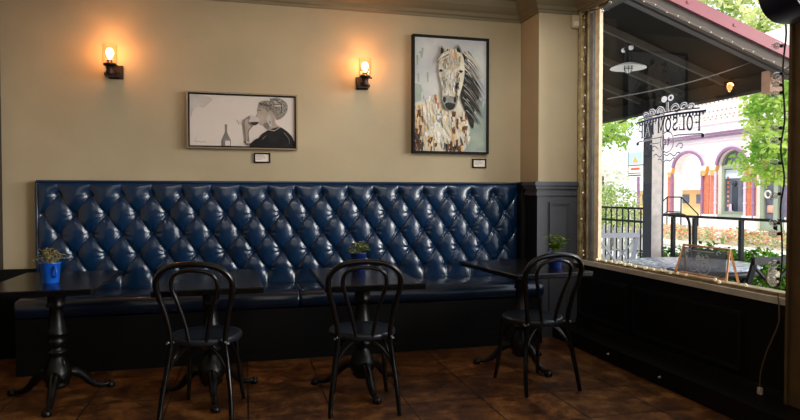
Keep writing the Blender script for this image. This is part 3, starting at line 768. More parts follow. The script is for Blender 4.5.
# motion sensor on the pillar
t = thing('motion_sensor', 'small ivory plastic sensor box high on the corner pillar', 'sensor', (2.905, 5.03, 2.78))
MB().bx(-.035, .035, -.04, -.001, 0, .12, bev=.010).build('housing', M_ivory, t)
MB().bx(-.024, .024, -.043, -.0385, .02, .06).build('lens', M_white, t)

# speaker hung high by the window
t = thing('wall_speaker', 'black rounded speaker mounted high over the window edge', 'speaker', (2.70, 2.50, 2.215))
prof = catm([(-.17, .17), (-.165, .08), (-.13, .0), (-.07, -.045), (.0, -.055), (.10, -.045), (.16, -.03), (.17, .06), (.17, .17)], 4, False)
m = MB(); m.prism([(a, b) for a, b in prof], 'y', -.10, .10); m.build('cabinet', M_speaker, t)
m = MB(); 
for k in range(7): m.bx(-.13, .15, -.106, -.1, .0+.02*k, .008+.02*k)
m.build('grille', M_frameblk, t)
m = MB(); m.bx(.16, .195, -.03, .03, .05, .11); m.build('bracket', M_frameblk, t)
m = MB(); m.tube(smooth_path([(.1, .06, -.04), (.16, .1, -.1), (.19, .12, -.35)], 5), .004, seg=6); m.build('cable', M_wire, t)

# ------------------------------------------------------------------ string lights
def lights_string(name, label, pts, bulbs, r, wm, bm, wr=.0025, group=None, fil=False):
    t = thing(name, label, 'string lights', tuple(pts[0]), 0, group)
    o = Vector(pts[0]); m = MB(); m.tube([Vector(p)-o for p in pts], wr, seg=6); m.build('wire', wm, t)
    proto = None
    for (p, d) in bulbs:
        if proto is None:
            q = MB(); q.lathe([(0, r*2.9), (r*.6, r*2.7), (r*1.0, r*1.9), (r*.9, r*1.2), (r*.35, r*.6)][::-1], seg=12)
            proto = q.build('bulb', bm, t); b = proto
            c = MB(); c.lathe([(r*.35, 0), (r*.42, .001), (r*.42, r*.75), (r*.3, r*.8)], seg=10); cap = c.build('socket', M_wire, b)
        else:
            b = proto.copy(); COL.objects.link(b); b.parent = t
            c2 = cap.copy(); COL.objects.link(c2); c2.parent = b
        b.location = Vector(p)-o
        b.rotation_mode = 'QUATERNION'; b.rotation_quaternion = Vector((0, 0, 1)).rotation_difference(Vector(d).normalized())
    return t
rnd = random.Random(3)
pts = []; bl = []
for i in range(46):
    z = .74+i*(2.13/45); pts.append((2.945+.008*math.sin(i*1.3), 4.905+.022*math.sin(i*2.1), z))
    if i % 3 == rnd.choice((0, 1)): bl.append((pts[-1], (rnd.uniform(-.9, -.2), rnd.uniform(-.9, .6), rnd.uniform(-.5, .5))))
lights_string('fairy_light_string', 'string of tiny warm bulbs climbing the far window jamb', pts, bl, .0075, M_tan, M_fbulb, .004)
pts = []; bl = []
for i in range(60):
    y = 4.90-i*(2.05/59); pts.append((2.942+.008*math.sin(i*.9), y, .712+.005*math.sin(i*1.7)+.004))
    if rnd.random() < .36: bl.append((pts[-1], (rnd.uniform(-.8, .8), rnd.uniform(-.6, .6), .8)))
lights_string('fairy_light_string', 'string of tiny warm bulbs lying along the window sill', pts, bl, .010, M_tan, M_fbulb, .003)
pts = []; bl = []
for i in range(40):
    y = 4.92-i*(1.9/39); pts.append((2.93, y, 2.87+.015*math.sin(i*.8)))
    if i % 3 == 0: bl.append((pts[-1], (rnd.uniform(-.5, .5), rnd.uniform(-.4, .4), -.8)))
lights_string('globe_light_string', 'string of clear globe bulbs along the window head', pts, bl, .014, M_wire, M_clear, .0035)
pts = []; bl = []
for i in range(48):
    z = 2.86-i*(2.10/47); pts.append((2.955+.004*math.sin(i), 2.835+.010*math.sin(i*.7), z))
for z, dy in ((2.55, .5), (2.36, .3), (2.12, .9), (1.97, .8), (1.90, .9), (1.86, .4), (1.66, .8), (1.60, .6), (1.46, .9), (1.29, .7), (1.12, .8), (1.06, .7), (.90, .9), (.86, .4), (.80, .8), (.765, .4)):
    bl.append(((2.955, 2.84, z), (-.25, dy, rnd.uniform(-.4, .3))))
lights_string('globe_light_string', 'dark wire of clear globe bulbs hanging beside the brown window post', pts, bl, .0225, M_wire, M_clear, .005)

# power cord and plug
t = thing('power_cord', 'thin tan power cord drooping from the sill to a white plug', 'cord', (2.935, 2.80, .70))
o = Vector((2.935, 2.80, .70))
cp = smooth_path([(2.90, 2.80, .73), (2.90, 2.79, .58), (2.905, 2.84, .46), (2.91, 2.88, .38), (2.91, 2.92, .25), (2.91, 2.925, .16)], 7)
MB().tube([p-o for p in cp], .0035, seg=6).build('cord', M_tan, t)
m = MB(); m.box(Vector((2.912, 2.925, .135))-o, (.022, .03, .05), bev=.005); m.box(Vector((2.912, 2.915, .10))-o, (.018, .022, .03), bev=.004)
for s_ in (-1, 1): m.box(Vector((2.912, 2.915+s_*.006, .078))-o, (.002, .003, .02))
m.build('plug', M_plug, t)
for k, (y, z) in enumerate(((4.13, .065), (3.53, .06))):
    m = MB(); m.lathe([(0, 0), (.008, .001), (.008, .006), (.005, .016), (0, .018)], seg=12); q = m.build('plinth_stud', M_plug); q.location = (2.7005, y, z); q.rotation_euler = (0, -PI/2, 0)
    tag(q, ['small white stud on the black floor plinth, nearer the corner pillar', 'small white stud on the black floor plinth, nearer the plug'][k], 'stud')

# ------------------------------------------------------------------ window lettering (reads from outside)
t = thing('window_sign', 'navy and white vinyl sign lettered backwards FOLSOM TAP on the window glass', 'sign', (2.962, 3.47, 1.715))
def yz_stroke(mb, pts, w0, w1, x, mi=0):
    P = [Vector((0, p[0], p[1])) for p in pts]; n = len(P); vs = []
    for i, p in enumerate(P):
        tt = (P[min(i+1, n-1)]-P[max(i-1, 0)]).normalized(); s = Vector((0, tt.z, -tt.y)); k = i/(n-1); w_ = (w0+(w1-w0)*k)/2
        a = p+s*w_; b = p-s*w_; vs += [(x, a.y, a.z), (x, b.y, b.z)]
    mb.add(vs, [[2*i, 2*i+2, 2*i+3, 2*i+1] for i in range(n-1)], mi)
def arc(cx, cy, rx, ry, a0, a1, n=18): return [(cx+rx*math.cos(math.radians(a0+(a1-a0)*k/n)), cy+ry*math.sin(math.radians(a0+(a1-a0)*k/n))) for k in range(n+1)]
GL = {'F': [([(.25, 0), (.25, 1)], 1), ([(.1, 1), (.9, 1)], 0), ([(.9, 1.02), (.9, .8)], 0), ([(.25, .52), (.68, .52)], 0), ([(.08, 0), (.45, 0)], 0), ([(.68, .62), (.68, .42)], 0)],
      'O': [(arc(.5, .5, .36, .5, 90, 270), 1), (arc(.5, .5, .36, .5, -90, 90), 1)],
      'L': [([(.28, 0), (.28, 1)], 1), ([(.1, 1), (.48, 1)], 0), ([(.1, 0), (.9, 0)], 0), ([(.9, -.02), (.9, .25)], 0)],
      'S': [([(.82, .78), (.7, .95), (.5, 1), (.28, .93), (.2, .75), (.3, .6), (.5, .5), (.72, .4), (.82, .24), (.72, .07), (.5, 0), (.28, .05), (.16, .24)], 1)],
      'M': [([(.15, 0), (.15, 1)], 0), ([(.15, 1), (.5, .1)], 1), ([(.5, .1), (.85, 1)], 0), ([(.85, 0), (.85, 1)], 1), ([(.03, 0), (.28, 0)], 0), ([(.72, 0), (.98, 0)], 0)],
      'T': [([(.5, 0), (.5, 1)], 1), ([(.08, 1), (.92, 1)], 0), ([(.08, 1.02), (.08, .78)], 0), ([(.92, 1.02), (.92, .78)], 0), ([(.32, 0), (.68, 0)], 0)],
      'A': [([(.12, 0), (.48, 1)], 0), ([(.48, 1), (.86, 0)], 1), ([(.28, .36), (.72, .36)], 0), ([(.0, 0), (.26, 0)], 0), ([(.7, 0), (1, 0)], 0)],
      'P': [([(.25, 0), (.25, 1)], 1), ([(.1, 1), (.5, 1), (.75, .93), (.84, .75), (.74, .57), (.5, .5), (.25, .5)], 0), ([(.08, 0), (.45, 0)], 0)]}
Y0_, ZB = .015, .0
def zlift(y): return .035*math.sin(PI*min(max(y/.73, 0), 1))
strokes = []   # (pts, width)
y = .018
for wd in ('FOLSOM', 'TAP'):
    for chh in wd:
        wch = .073 if chh != 'M' else .082
        for pts_, th in GL[chh]:
            strokes.append(([(y+px_*wch, pz_*.108-.006+zlift(y+px_*wch)*(1-.5*pz_)) for px_, pz_ in pts_], .0145 if th else .0068))
        y += wch+.004
    y += .012
# bars, dentils, scrolls, circle emblem
def curve_line(z, y0, y1, wd): strokes.append(([(yy_, z+zlift(yy_)*.45) for yy_ in [y0+(y1-y0)*k/16 for k in range(17)]], wd))
curve_line(.128, -.03, .745, .014); curve_line(.152, .03, .69, .008)
for k in range(22):
    yy_ = .0+k*.0335
    strokes.append(([(yy_, .125+zlift(yy_)*.45), (yy_, .103+zlift(yy_)*.45)], .016))
curve_line(-.028, .0, .30, .006); curve_line(-.028, .44, .73, .006)
for e in (0.0, .73): strokes.append(([(e, -.03), (e, -.055)], .03))
strokes.append((arc(.375, -.055, .075, .078, 0, 360, 36), .0055))
strokes.append((arc(.40, -.055, .018, .02, 0, 360, 14), .008)); strokes.append(([(.352, -.02), (.352, -.065), (.362, -.078), (.372, -.07)], .009)); strokes.append(([(.338, -.042), (.37, -.042)], .006))
for sgn in (-1, 1):
    c = .375
    def Q(pts_): return [(c+sgn*a, b) for a, b in pts_]
    strokes.append((Q(catm([(.03, .165), (.05, .20), (.09, .215), (.12, .195), (.115, .165), (.09, .165), (.09, .182)], 4, False)), .009))
    strokes.append((Q(catm([(.13, .165), (.16, .205), (.20, .205), (.205, .178), (.185, .172)], 4, False)), .008))
    strokes.append((Q(catm([(.21, .165), (.24, .19), (.275, .19), (.28, .17), (.262, .168)], 4, False)), .007))
    strokes.append((Q(catm([(.0, -.16), (.04, -.145), (.08, -.165), (.12, -.14), (.15, -.15)], 4, False)), .006))
    strokes.append((Q(catm([(.10, -.10), (.14, -.075), (.17, -.085), (.165, -.11), (.145, -.11)], 4, False)), .006))
    strokes.append((Q(catm([(.0, -.19), (.04, -.20), (.07, -.18), (.10, -.185)], 4, False)), .006))
    strokes.append((Q([(.09, -.055), (.2, -.055)]), .005))
strokes.append(([(.375, .165), (.375, .20), (.375, .222), (.375, .245)], .014))
wv = MB(); nv = MB()
for p_, w_ in strokes:
    e_ = .013 if min(q_[1] for q_ in p_) > .158 else .006
    yz_stroke(wv, p_, w_+e_, w_+e_, .006); yz_stroke(nv, p_, w_, w_, .0)
for sgn in (-1, 1):
    for mb_, rr, xx in ((wv, .030, .006),):
        pl = arc(.375+sgn*.037, .272, rr*1.1, rr*.8, 0, 360, 20)[:-1]; mb_.add([(xx, a, b) for a, b in pl], [list(range(len(pl)))])
pl = arc(.375-.040, .272, .013, .012, 0, 360, 14)[:-1]; nv.add([(0, a, b) for a, b in pl], [list(range(len(pl)))])
wv.build('white_outline', M_wvin, t); nv.build('navy_lettering', M_navy, t)

t.scale = (.4, .955, .955)
# small A-frame sign standing on the sill
t = thing('tabletop_sign', 'small orange-wood A-frame sign with a tinted pane on the sill', 'sign', (3.075, 3.56, WZ0))
def bar(mb, a, b, w_=.014, d_=.010, mi=0):
    a = Vector(a); b = Vector(b); v = b-a
    R = v.to_track_quat('Z', 'Y').to_matrix(); mb.box((a+b)/2, (d_, w_, v.length), mi, M=R)
for s_ in (-1, 1):
    m = MB()
    bar(m, (-.055, s_*.245, .002), (.0, s_*.215, .225)); bar(m, (.045, s_*.245, .002), (.0, s_*.215, .225))
    m.build('side_frame', M_aw, t)
m = MB(); bar(m, (.0, -.222, .222), (.0, .222, .222), .012, .014); bar(m, (-.048, -.235, .03), (-.048, .235, .03), .012, .010); m.build('rail', M_aw, t)
m = MB(); q = [(-.012, -.205, .21), (-.012, .205, .21), (-.046, .228, .035), (-.046, -.228, .035)]
m.add(q, [[0, 1, 2, 3]]); pn = m.build('pane', M_board, t)
m = MB()
def onpane(a, b):  # a along y 0..1, b height 0..1
    z = .035+b*.175; return (-.050+b*.034, -.2+a*.40, z)
def pst(pts_, w_):
    P = [Vector(onpane(*p_)) for p_ in pts_]; n = len(P); vs = []
    for i, p_ in enumerate(P):
        tt = (P[min(i+1, n-1)]-P[max(i-1, 0)]).normalized(); s_ = Vector((0, tt.z, -tt.y)).normalized()
        vs += [p_+s_*w_/2, p_-s_*w_/2]
    m.add(vs, [[2*i, 2*i+2, 2*i+3, 2*i+1] for i in range(n-1)])
# script word 'Come', read from outside, and a flourished ring below
pst(arc(.40, .66, .035, .09, 40, 320), .006); pst(arc(.48, .62, .02, .05, 0, 360), .005)
pst([(.525, .57), (.53, .66), (.55, .67), (.56, .57), (.565, .66), (.585, .67), (.60, .57)], .005); pst([(.615, .62), (.655, .63), (.64, .68), (.62, .66), (.62, .59), (.66, .58)], .005)
pst(arc(.42, .27, .14, .24, 0, 360, 30), .006); pst(arc(.66, .28, .10, .18, 0, 360, 24), .005); pst(arc(.42, .27, .06, .12, 0, 360, 24), .005)
for s_ in (0, 1): pst(catm([(.1+s_*.7, .88), (.15+s_*.7, .96), (.2+s_*.7, .88), (.15+s_*.7, .82)], 4, False), .006)
pst([(.25, .9), (.75, .9)], .004); pst([(.05, .02), (.95, .02)], .004)
m.build('white_writing', M_wvin, t)
m = MB(); vs = []
for i in range(9):
    for j in range(5):
        a = i/8; b = j/4; vs.append((3.005+.05*b+.008*math.sin(i*2+j), 3.78-.19*a+.01*math.sin(j*3), WZ0+.006+.014*abs(math.sin(i*1.1+j*1.7))*(1 if 0 < j < 4 else .3)))
m.add(vs, [[i*5+j, (i+1)*5+j, (i+1)*5+j+1, i*5+j+1] for i in range(8) for j in range(4)], 0, True)
tag(m.build('folded_cloth', M_rust), 'crumpled orange cloth lying on the sill under the A-frame sign', 'cloth')

# ------------------------------------------------------------------ outdoors: patio
g = MB(); g.add([(XO, -12, -.01), (7.6, -12, -.01), (7.6, 40, -.01), (XO, 40, -.01)], [[0, 1, 2, 3]]); struct(g, 'ground_patio', M_pave)
g = MB(); g.add([(7.6, -40, -.04), (90, -40, -.04), (90, 110, -.04), (-30, 110, -.04), (-30, 40, -.04), (7.6, 40, -.04)], [[0, 1, 2, 3, 4, 5]]); struct(g, 'ground_street', M_street)

# patio roof
t = thing('patio_roof', 'dark sloping patio roof with faded red metal edge', 'roof', (6.0, 5.7, 2.55))
o = Vector((6.0, 5.7, 2.55)); SL = -.335
def rz_(x): return 2.60+(6.28-x)*.335      # underside height at x
y0, y1 = 5.7, 15.0
m = MB(); X0, X1 = 3.2, 6.28
def slab(mb, xa, xb, ya, yb, lo, hi, mi=0):
    vs = [(xa, ya, rz_(xa)+lo), (xb, ya, rz_(xb)+lo), (xb, yb, rz_(xb)+lo), (xa, yb, rz_(xa)+lo), (xa, ya, rz_(xa)+hi), (xb, ya, rz_(xb)+hi), (xb, yb, rz_(xb)+hi), (xa, yb, rz_(xa)+hi)]
    vs = [Vector(v)-o for v in vs]
    mb.add(vs, [[3, 2, 1, 0], [4, 5, 6, 7], [0, 1, 5, 4], [1, 2, 6, 5], [2, 3, 7, 6], [3, 0, 4, 7]], mi)
slab(m, X0, X1, y0+.1, y1, .06, .10); m.build('soffit', M_roofu, t)
m = MB(); slab(m, X0, X1+.05, y0-.05, y1, .17, .24)
for xs in (3.6, 4.6, 5.2, 5.75): 
    m.box(Vector((xs, y0-.07, rz_(xs)+.17))-o, (.03, .02, .03))
slab(m, X0, X1+.05, y0-.07, y0-.04, .10, .24); m.build('red_roof_sheet', M_red, t)
m = MB(); slab(m, X0, X1, y0-.03, y0+.03, -.02, .13); m.build('rake_board', M_fascia, t)
m = MB(); slab(m, X0, X1-.12, y0+.06, y0+.14, -.03, .07); m.build('rake_beam', mat('grey_rake_beam', (72, 68, 66), .8), t)  # plain grey beam behind the rake board
for k in range(9):
    ya = 6.6+k*.85; m = MB(); slab(m, X0, X1, ya, ya+.04, -.03, .06); m.build('rafter', M_rafter, t)
m = MB(); m.bx(5.94-o.x, 6.12-o.x, 5.95-o.y, y1-o.y, 2.53-o.z, 2.60-o.z, 1); m.bx(5.93-o.x, 6.13-o.x, 5.88-o.y, 6.0-o.y, 2.47-o.z, 2.73-o.z, 0); m.bx(5.945-o.x, 6.115-o.x, 6.0-o.y, y1-o.y, 2.60-o.z, 2.72-o.z, 1)
m.build('eave_beam', [M_beam, M_roofu], t)
t = thing('patio_post', 'square grey timber post holding up the patio roof', 'post', (5.92, 7.94, -.01))
m = MB(); m.bx(-.10, .10, -.10, .10, .02, 2.54, 0); m.bx(-.104, -.1, -.10, .10, .02, 2.54, 1); m.bx(.075, .10, -.104, -.1, .02, 2.54, 1); m.build('shaft', [M_post, M_postshade], t)  # side and edge shade painted dark, front colour lightened as if sunlit
m = MB(); m.bx(-.13, .13, -.15, .15, 0, .14); m.build('base', M_post, t)
# pendant
t = thing('pendant_lamp', 'white enamel barn pendant with wire cage hanging from the patio roof', 'lamp', (4.6, 6.67, 2.80))
m = MB(); m.lathe([(.03, .115), (.06, .105), (.12, .085), (.205, .05), (.215, .038), (.20, .036), (.11, .072), (.03, .09)][::-1], seg=32); m.build('shade', [M_lampw], t)
m = MB(); m.lathe([(.0, .10), (.055, .108), (.045, .15), (.04, .26), (.055, .27), (.055, .285), (.0, .285)][::-1], seg=16); m.tube([(0, 0, .28), (0, 0, .42)], .012, seg=8); m.build('stem', M_frameblk, t)
m = MB()
for k in range(6):
    a = k*PI/3; m.tube([(.05*math.cos(a), .05*math.sin(a), .10), (.05*math.cos(a), .05*math.sin(a), .02), (.0, 0, -.035)], .004, seg=5)
m.tube([(.05*math.cos(a), .05*math.sin(a), .03) for a in [k*PI/8 for k in range(16)]], .004, closed=True, seg=5); m.build('cage', M_frameblk, t)
m = MB(); m.sphere((0, 0, .03), (.04, .04, .055)); m.build('bulb', M_lampw, t)
t = thing('roof_spotlight', 'small twin-headed white floodlight above the barn pendant', 'light', (4.6, 6.69, 3.08))
m = MB()
for s_ in (-1, 1): m.sphere((0, s_*.07, .0), (.03, .04, .03))
m.build('head', M_lampw, t); m = MB(); m.tube([(0, -.06, .02), (0, 0, .05), (0, .06, .02)], .012, seg=8); m.tube([(0, 0, .06), (0, 0, .16)], .03, seg=8); m.build('arm', M_frameblk, t)
# string of lights on the rake and cables
pts = []; bl = []
for i in range(40):
    x = 3.5+i*(2.7/39); pts.append((x, 5.62, rz_(x)-.03+.012*math.sin(i*1.4)))
    if i % 2 == 0: bl.append((pts[-1], (0, -.3, -.9)))
lights_string('fairy_light_string', 'string of tiny bulbs running down the sloping edge of the patio roof', pts, bl, .006, M_tan, M_woodlt, .004)
for lb, a, b, r_ in (('slack grey cable crossing the patio from window jamb to beam end', (3.2, 4.95, 2.15), (5.9, 6.0, 2.88), .006), ('slack grey cable crossing the patio from beam end towards the brown window post', (6.0, 5.93, 2.66), (3.3, 2.6, 2.36), .009)):
    a = Vector(a); b = Vector(b); m = MB(); m.tube([a.lerp(b, k/12)-Vector((0, 0, .05*math.sin(PI*k/12)))-a for k in range(13)], r_, seg=6)
    q = m.build('overhead_cable', M_rafter); q.location = a; tag(q, lb, 'cable')

# railings
def railing(label, x, ya, yb, zt, rails, posts, bals, arch=False):
    t = thing('patio_railing', label, 'railing', (x, ya, 0))
    m = MB(); m.bx(-.022, .022, 0, yb-ya, zt-.028, zt+.006, bev=.006); m.build('top_rail', M_rail, t)
    for z in rails: MB().bx(-.015, .015, .0, yb-ya, z-.018, z+.018).build('rail', M_rail, t)
    for y in posts: MB().bx(-.024, .024, y-ya-.024, y-ya+.024, -.01, zt-.03).build('post', M_rail, t)
    for y in bals: MB().bx(-.008, .008, y-ya-.010, y-ya+.010, .08, zt-.03).build('baluster', M_rail, t)
railing('black iron railing with close upright balusters beyond the pale folding chair', 6.05, 8.2, 12.2, 1.08, (.86, .1), (8.25, 12.1), [8.25+.16*k for k in range(1, 24)])
railing('open black pipe railing in front of the low hedge', 6.05, 4.2, 7.75, .99, (), (6.40, 7.22, 7.66, 4.9), ())
t = thing('handrail', 'short curved black handrail joining the open pipe railing', 'railing', (6.1, 7.95, 0))
MB().tube(smooth_path([(0, 0, .98), (.3, 0, .99), (.45, 0, .9), (.48, 0, .6), (.48, 0, 0)], 5), .02, seg=8).build('pipe', M_rail, t)
t = thing('picket_fence', 'low white picket fence behind the black railing', 'fence', (7.1, 9.55, 0))
m = MB(); m.bx(-.02, 0, 0, 3.4, .5, .56); m.bx(-.02, 0, 0, 3.4, .18, .24); m.build('rail', M_white, t)
for k in range(18):
    y = .05+k*.19; m = MB(); m.prism([(y, .02), (y+.11, .02), (y+.11, .64), (y+.055, .71), (y, .64)], 'x', -.045, -.02); m.build('picket', M_white, t)

# leaf clouds
def cloud(name, label, cat, blobs, n, size, lm, seed=1, trunk=None, group=None, base=None, kind=None):
    rn = random.Random(seed); loc = base or (blobs[0][0], blobs[0][1], 0)
    o = Vector(loc); m = MB()
    tot = sum(b[3]*b[4]*b[5] for b in blobs)**1
    for b in blobs:
        k = int(n*b[3]*b[4]*b[5]/tot)
        for _ in range(k):
            while True:
                p = Vector((rn.uniform(-1, 1), rn.uniform(-1, 1), rn.uniform(-1, 1)))
                if .35 < p.length < 1: break
            q = Vector((b[0]+p.x*b[3], b[1]+p.y*b[4], b[2]+p.z*b[5]))-o
            if q.z+o.z < .02: continue
            d = Vector((rn.uniform(-1, 1), rn.uniform(-1, 1), rn.uniform(-.8, .5))).normalized()
            s_ = d.cross(Vector((rn.uniform(-1, 1), rn.uniform(-1, 1), rn.uniform(-1, 1)))).normalized(); L_ = size*rn.uniform(.6, 1.3)
            m.add([q, q+d*L_*.5+s_*L_*.32, q+d*L_, q+d*L_*.5-s_*L_*.32], [[0, 1, 2, 3]])
    t = thing(name, label, cat, loc, 0, group)
    m.build('foliage', lm, t)
    if trunk:
        tm = MB()
        for (pts_, r0, r1) in trunk:
            P = smooth_path(pts_, 5); nn = len(P); tm.tube([p-o for p in P], [r0+(r1-r0)*i/(nn-1) for i in range(nn)], seg=8)
        tm.build('trunk', M_bark, t)
    return t
hb = [(6.5, 5.2+.32*k, .27, .28, .30, .30+.03*math.sin(k*2)) for k in range(8)]
cloud('hedge', 'clipped low green hedge behind the open pipe railing', 'hedge', hb, 5200, .07, M_hedge, 2, base=(6.5, 6.3, 0), trunk=[([(6.5, 5.2+.32*k, -.01), (6.5, 5.25+.32*k, .2), (6.52, 5.2+.32*k, .4)], .02, .01) for k in range(8)])
hb = [(6.5, 8.15+.3*k, .24, .22, .25, .24) for k in range(3)]
cloud('hedge', 'small green hedge between the black baluster railing and the picket fence', 'hedge', hb, 900, .07, M_hedge, 3, base=(6.5, 8.4, 0), trunk=[([(6.5, 8.15+.3*k, -.01), (6.5, 8.2+.3*k, .3)], .02, .01) for k in range(3)])
cloud('shrub', 'pale green flowering shrub past the picket fence', 'shrub', [(9.2, 13.9, .9, .75, .75, .75), (9.4, 14.9, .85, .7, .7, .65), (9.0, 13.1, .6, .5, .5, .5)], 3000, .09, M_shrub, 4, trunk=[([(9.2, 13.9, -.04), (9.2, 13.9, .5), (9.3, 14.2, .9)], .05, .02)])
cloud('leafy_tree', 'bright green tree standing right of the building\'s arched shop window', 'tree', [(11.6, 10.9, 3.0, 1.0, 1.0, 1.1), (11.5, 11.6, 3.4, .5, .45, .5), (11.2, 11.2, 2.0, .6, .75, .55), (11.9, 10.2, 3.6, 1.0, .9, 1.0), (11.0, 10.4, 2.2, .5, .8, .7)], 7000, .13, M_tree, 5, trunk=[([(11.6, 10.6, -.04), (11.6, 10.65, 1.2), (11.65, 10.7, 2.3), (11.6, 10.9, 3.4)], .10, .04), ([(11.62, 10.68, 1.8), (11.4, 11.2, 2.5), (11.3, 11.6, 3.1)], .05, .02)])
cloud('leafy_tree', 'leafy branch tree overhanging beside the far end of the railing', 'tree', [(8.2, 12.8, 3.0, .8, .7, .55), (8.3, 12.5, 2.5, .3, .4, .25), (8.0, 12.0, 2.75, .35, .35, .22)], 900, .13, M_tree, 6, trunk=[([(8.4, 14.3, -.04), (8.45, 14.2, 1.2), (8.3, 13.4, 2.2), (8.2, 12.4, 2.8), (8.1, 11.7, 2.95)], .09, .015)])
fb = [(24, 24, 10.5, 2.6, 3.0, 1.8), (22.5, 22, 8.8, 1.6, 1.8, 1.0), (23, 27, 10.9, 2, 2.2, 1.4), (25, 20.5, 9.4, 1.6, 2.0, 1.3), (23.5, 31, 12, 2.2, 3, 1.4), (22, 20.4, 7.4, 1.1, 1.3, .8)]
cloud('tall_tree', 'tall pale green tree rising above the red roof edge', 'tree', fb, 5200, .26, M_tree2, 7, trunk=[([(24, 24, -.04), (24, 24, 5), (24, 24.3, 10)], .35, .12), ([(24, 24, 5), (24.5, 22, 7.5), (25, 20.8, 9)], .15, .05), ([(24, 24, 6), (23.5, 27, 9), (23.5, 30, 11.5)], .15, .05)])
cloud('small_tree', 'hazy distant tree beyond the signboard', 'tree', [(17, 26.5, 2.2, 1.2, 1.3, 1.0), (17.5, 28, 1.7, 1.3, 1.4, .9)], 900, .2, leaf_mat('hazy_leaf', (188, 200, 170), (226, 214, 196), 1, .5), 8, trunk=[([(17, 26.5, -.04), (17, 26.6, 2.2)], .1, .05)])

# flower bed
t = thing('flower_bed', 'long bed of orange and pink flowers across the street', 'flower bed', (11.6, 12.6, 0))
m = MB(); m.bx(-.9, .9, -3.4, 4.6, -.04, .12, bev=.03); m.build('kerb', M_white, t)
m = MB(); rn = random.Random(9)
for _ in range(1500):
    p = Vector((rn.uniform(-.85, .85), rn.uniform(-3.3, 4.5), rn.uniform(.1, .38))); d = Vector((rn.uniform(-1, 1), rn.uniform(-1, 1), rn.uniform(0, 1))).normalized(); leaf(m, p, d, .13, .07)
tag(m.build('foliage', leaf_mat('bed_leaf', (150, 180, 110), (236, 232, 200), 2, .5), t), kind='stuff')
m = MB()
for _ in range(1150):
    p = Vector((rn.uniform(-.85, .85), rn.uniform(-3.3, 4.5), rn.uniform(.2, .42)))
    for k in range(5): a = k*1.257; leaf(m, p, Vector((math.cos(a), math.sin(a), .5)), .06, .05)
tag(m.build('blossoms', M_petal, t), kind='stuff')

# patio furniture
def folding_chair(label, loc, rz, mt, w_, h_, medal=False, grp=None):
    t = thing('patio_chair', label, 'chair', loc, rz)
    W = w_/2; r = .017
    def B(mb, a, b, ww=.034, dd=.016): bar(mb, a, b, dd, ww)
    for s_ in (-1, 1):
        m = MB(); B(m, (s_*W, .02, .0), (s_*(W-.01), .26, .46)); m.build('leg', mt, t)
        m = MB(); B(m, (s_*W, .30, .0), (s_*W*.98, -.10, .66) if False else (s_*W*.97, .03, h_), .04, .02); m.build('back_post', mt, t)
    m = MB(); B(m, (-W*.97-.015, .03, h_), (W*.97+.015, .03, h_), .03, .05); m.build('top_rail', mt, t)
    m = MB()
    zb = .50 
    if not medal:
        B(m, (-W*.95, .045, h_-.03), (W*.25, .09, zb), .022, .012); B(m, (W*.95, .045, h_-.03), (-W*.25, .09, zb), .022, .012)
        B(m, (-W*.1, .045, h_-.03), (-W*.95, .09, zb), .022, .012) if False else None
        B(m, (-W*.95, .07, .66), (-W*.35, .09, zb), .02, .012); B(m, (W*.95, .07, .66), (W*.35, .09, zb), .02, .012)
        m.tube(arc3 := [(W*.55*math.cos(a), .075, .56+.14*math.sin(a)) for a in [PI*k/10 for k in range(11)]], .009, seg=6)
    else:
        for sx, sz in ((-1, 1), (1, 1), (-1, -1), (1, -1)):
            cz = (h_+zb)/2-.01; B(m, (sx*W*.95, .06, cz+sz*(h_-zb)*.46), (sx*.05, .065, cz+sz*.04), .022, .012)
    B(m, (-W, .10, zb), (W, .10, zb), .026, .016)
    m.build('back_lattice', mt, t)
    if medal:
        m = MB(); cz = (h_+zb)/2+.045
        R = Matrix.Rotation(PI/2, 3, 'X'); q = MB(); q.lathe([(0, .012), (.034, .012), (.045, .006), (.057, .010), (.065, 0), (.057, -.010), (.0, -.012)][::-1], seg=28)
        m.add([R @ Vector(v)+Vector((0, .055, cz)) for v in q.v], q.f, 0, True); tag(m.build('medallion', M_medal, t), 'round tarnished metal medallion')
    m = MB(); m.bx(-W*.95, W*.95, .08, .46, .44, .46, bev=.005); m.build('seat', mt, t)
    for s_ in (-1, 1):
        m = MB(); B(m, (s_*W*.9, .44, .44), (s_*W*.95, .44, 0)); m.build('leg', mt, t)
    return t
folding_chair('pale grey metal patio chair with crossed-bar back by the railing', (3.91, 5.80, -.01), math.radians(-6), M_chw, .46, .855)
folding_chair('black metal patio chair with a round medallion in its back', (3.585, 3.45, -.01), 0, M_chb, .37, .835, True)
t = thing('mosaic_table', 'round patio table with pale mosaic scroll-patterned top outside the window', 'table', (3.90, 4.68, -.01))
m = MB(); m.lathe([(0, .655), (.50, .655), (.53, .66), (.535, .672), (.52, .680), (0, .680)], seg=56); m.build('table_top', M_mosa, t)
m = MB(); m.lathe([(.515, .61), (.525, .61), (.525, .655), (.515, .655)], seg=56); m.build('apron', M_chb, t)
for k in range(4):
    a = PI/4+k*PI/2; m = MB(); m.tube(smooth_path([(.45*math.cos(a), .45*math.sin(a), .62), (.3*math.cos(a), .3*math.sin(a), .35), (.48*math.cos(a), .48*math.sin(a), 0)], 6), .016, seg=8); m.build('leg', M_chb, t)

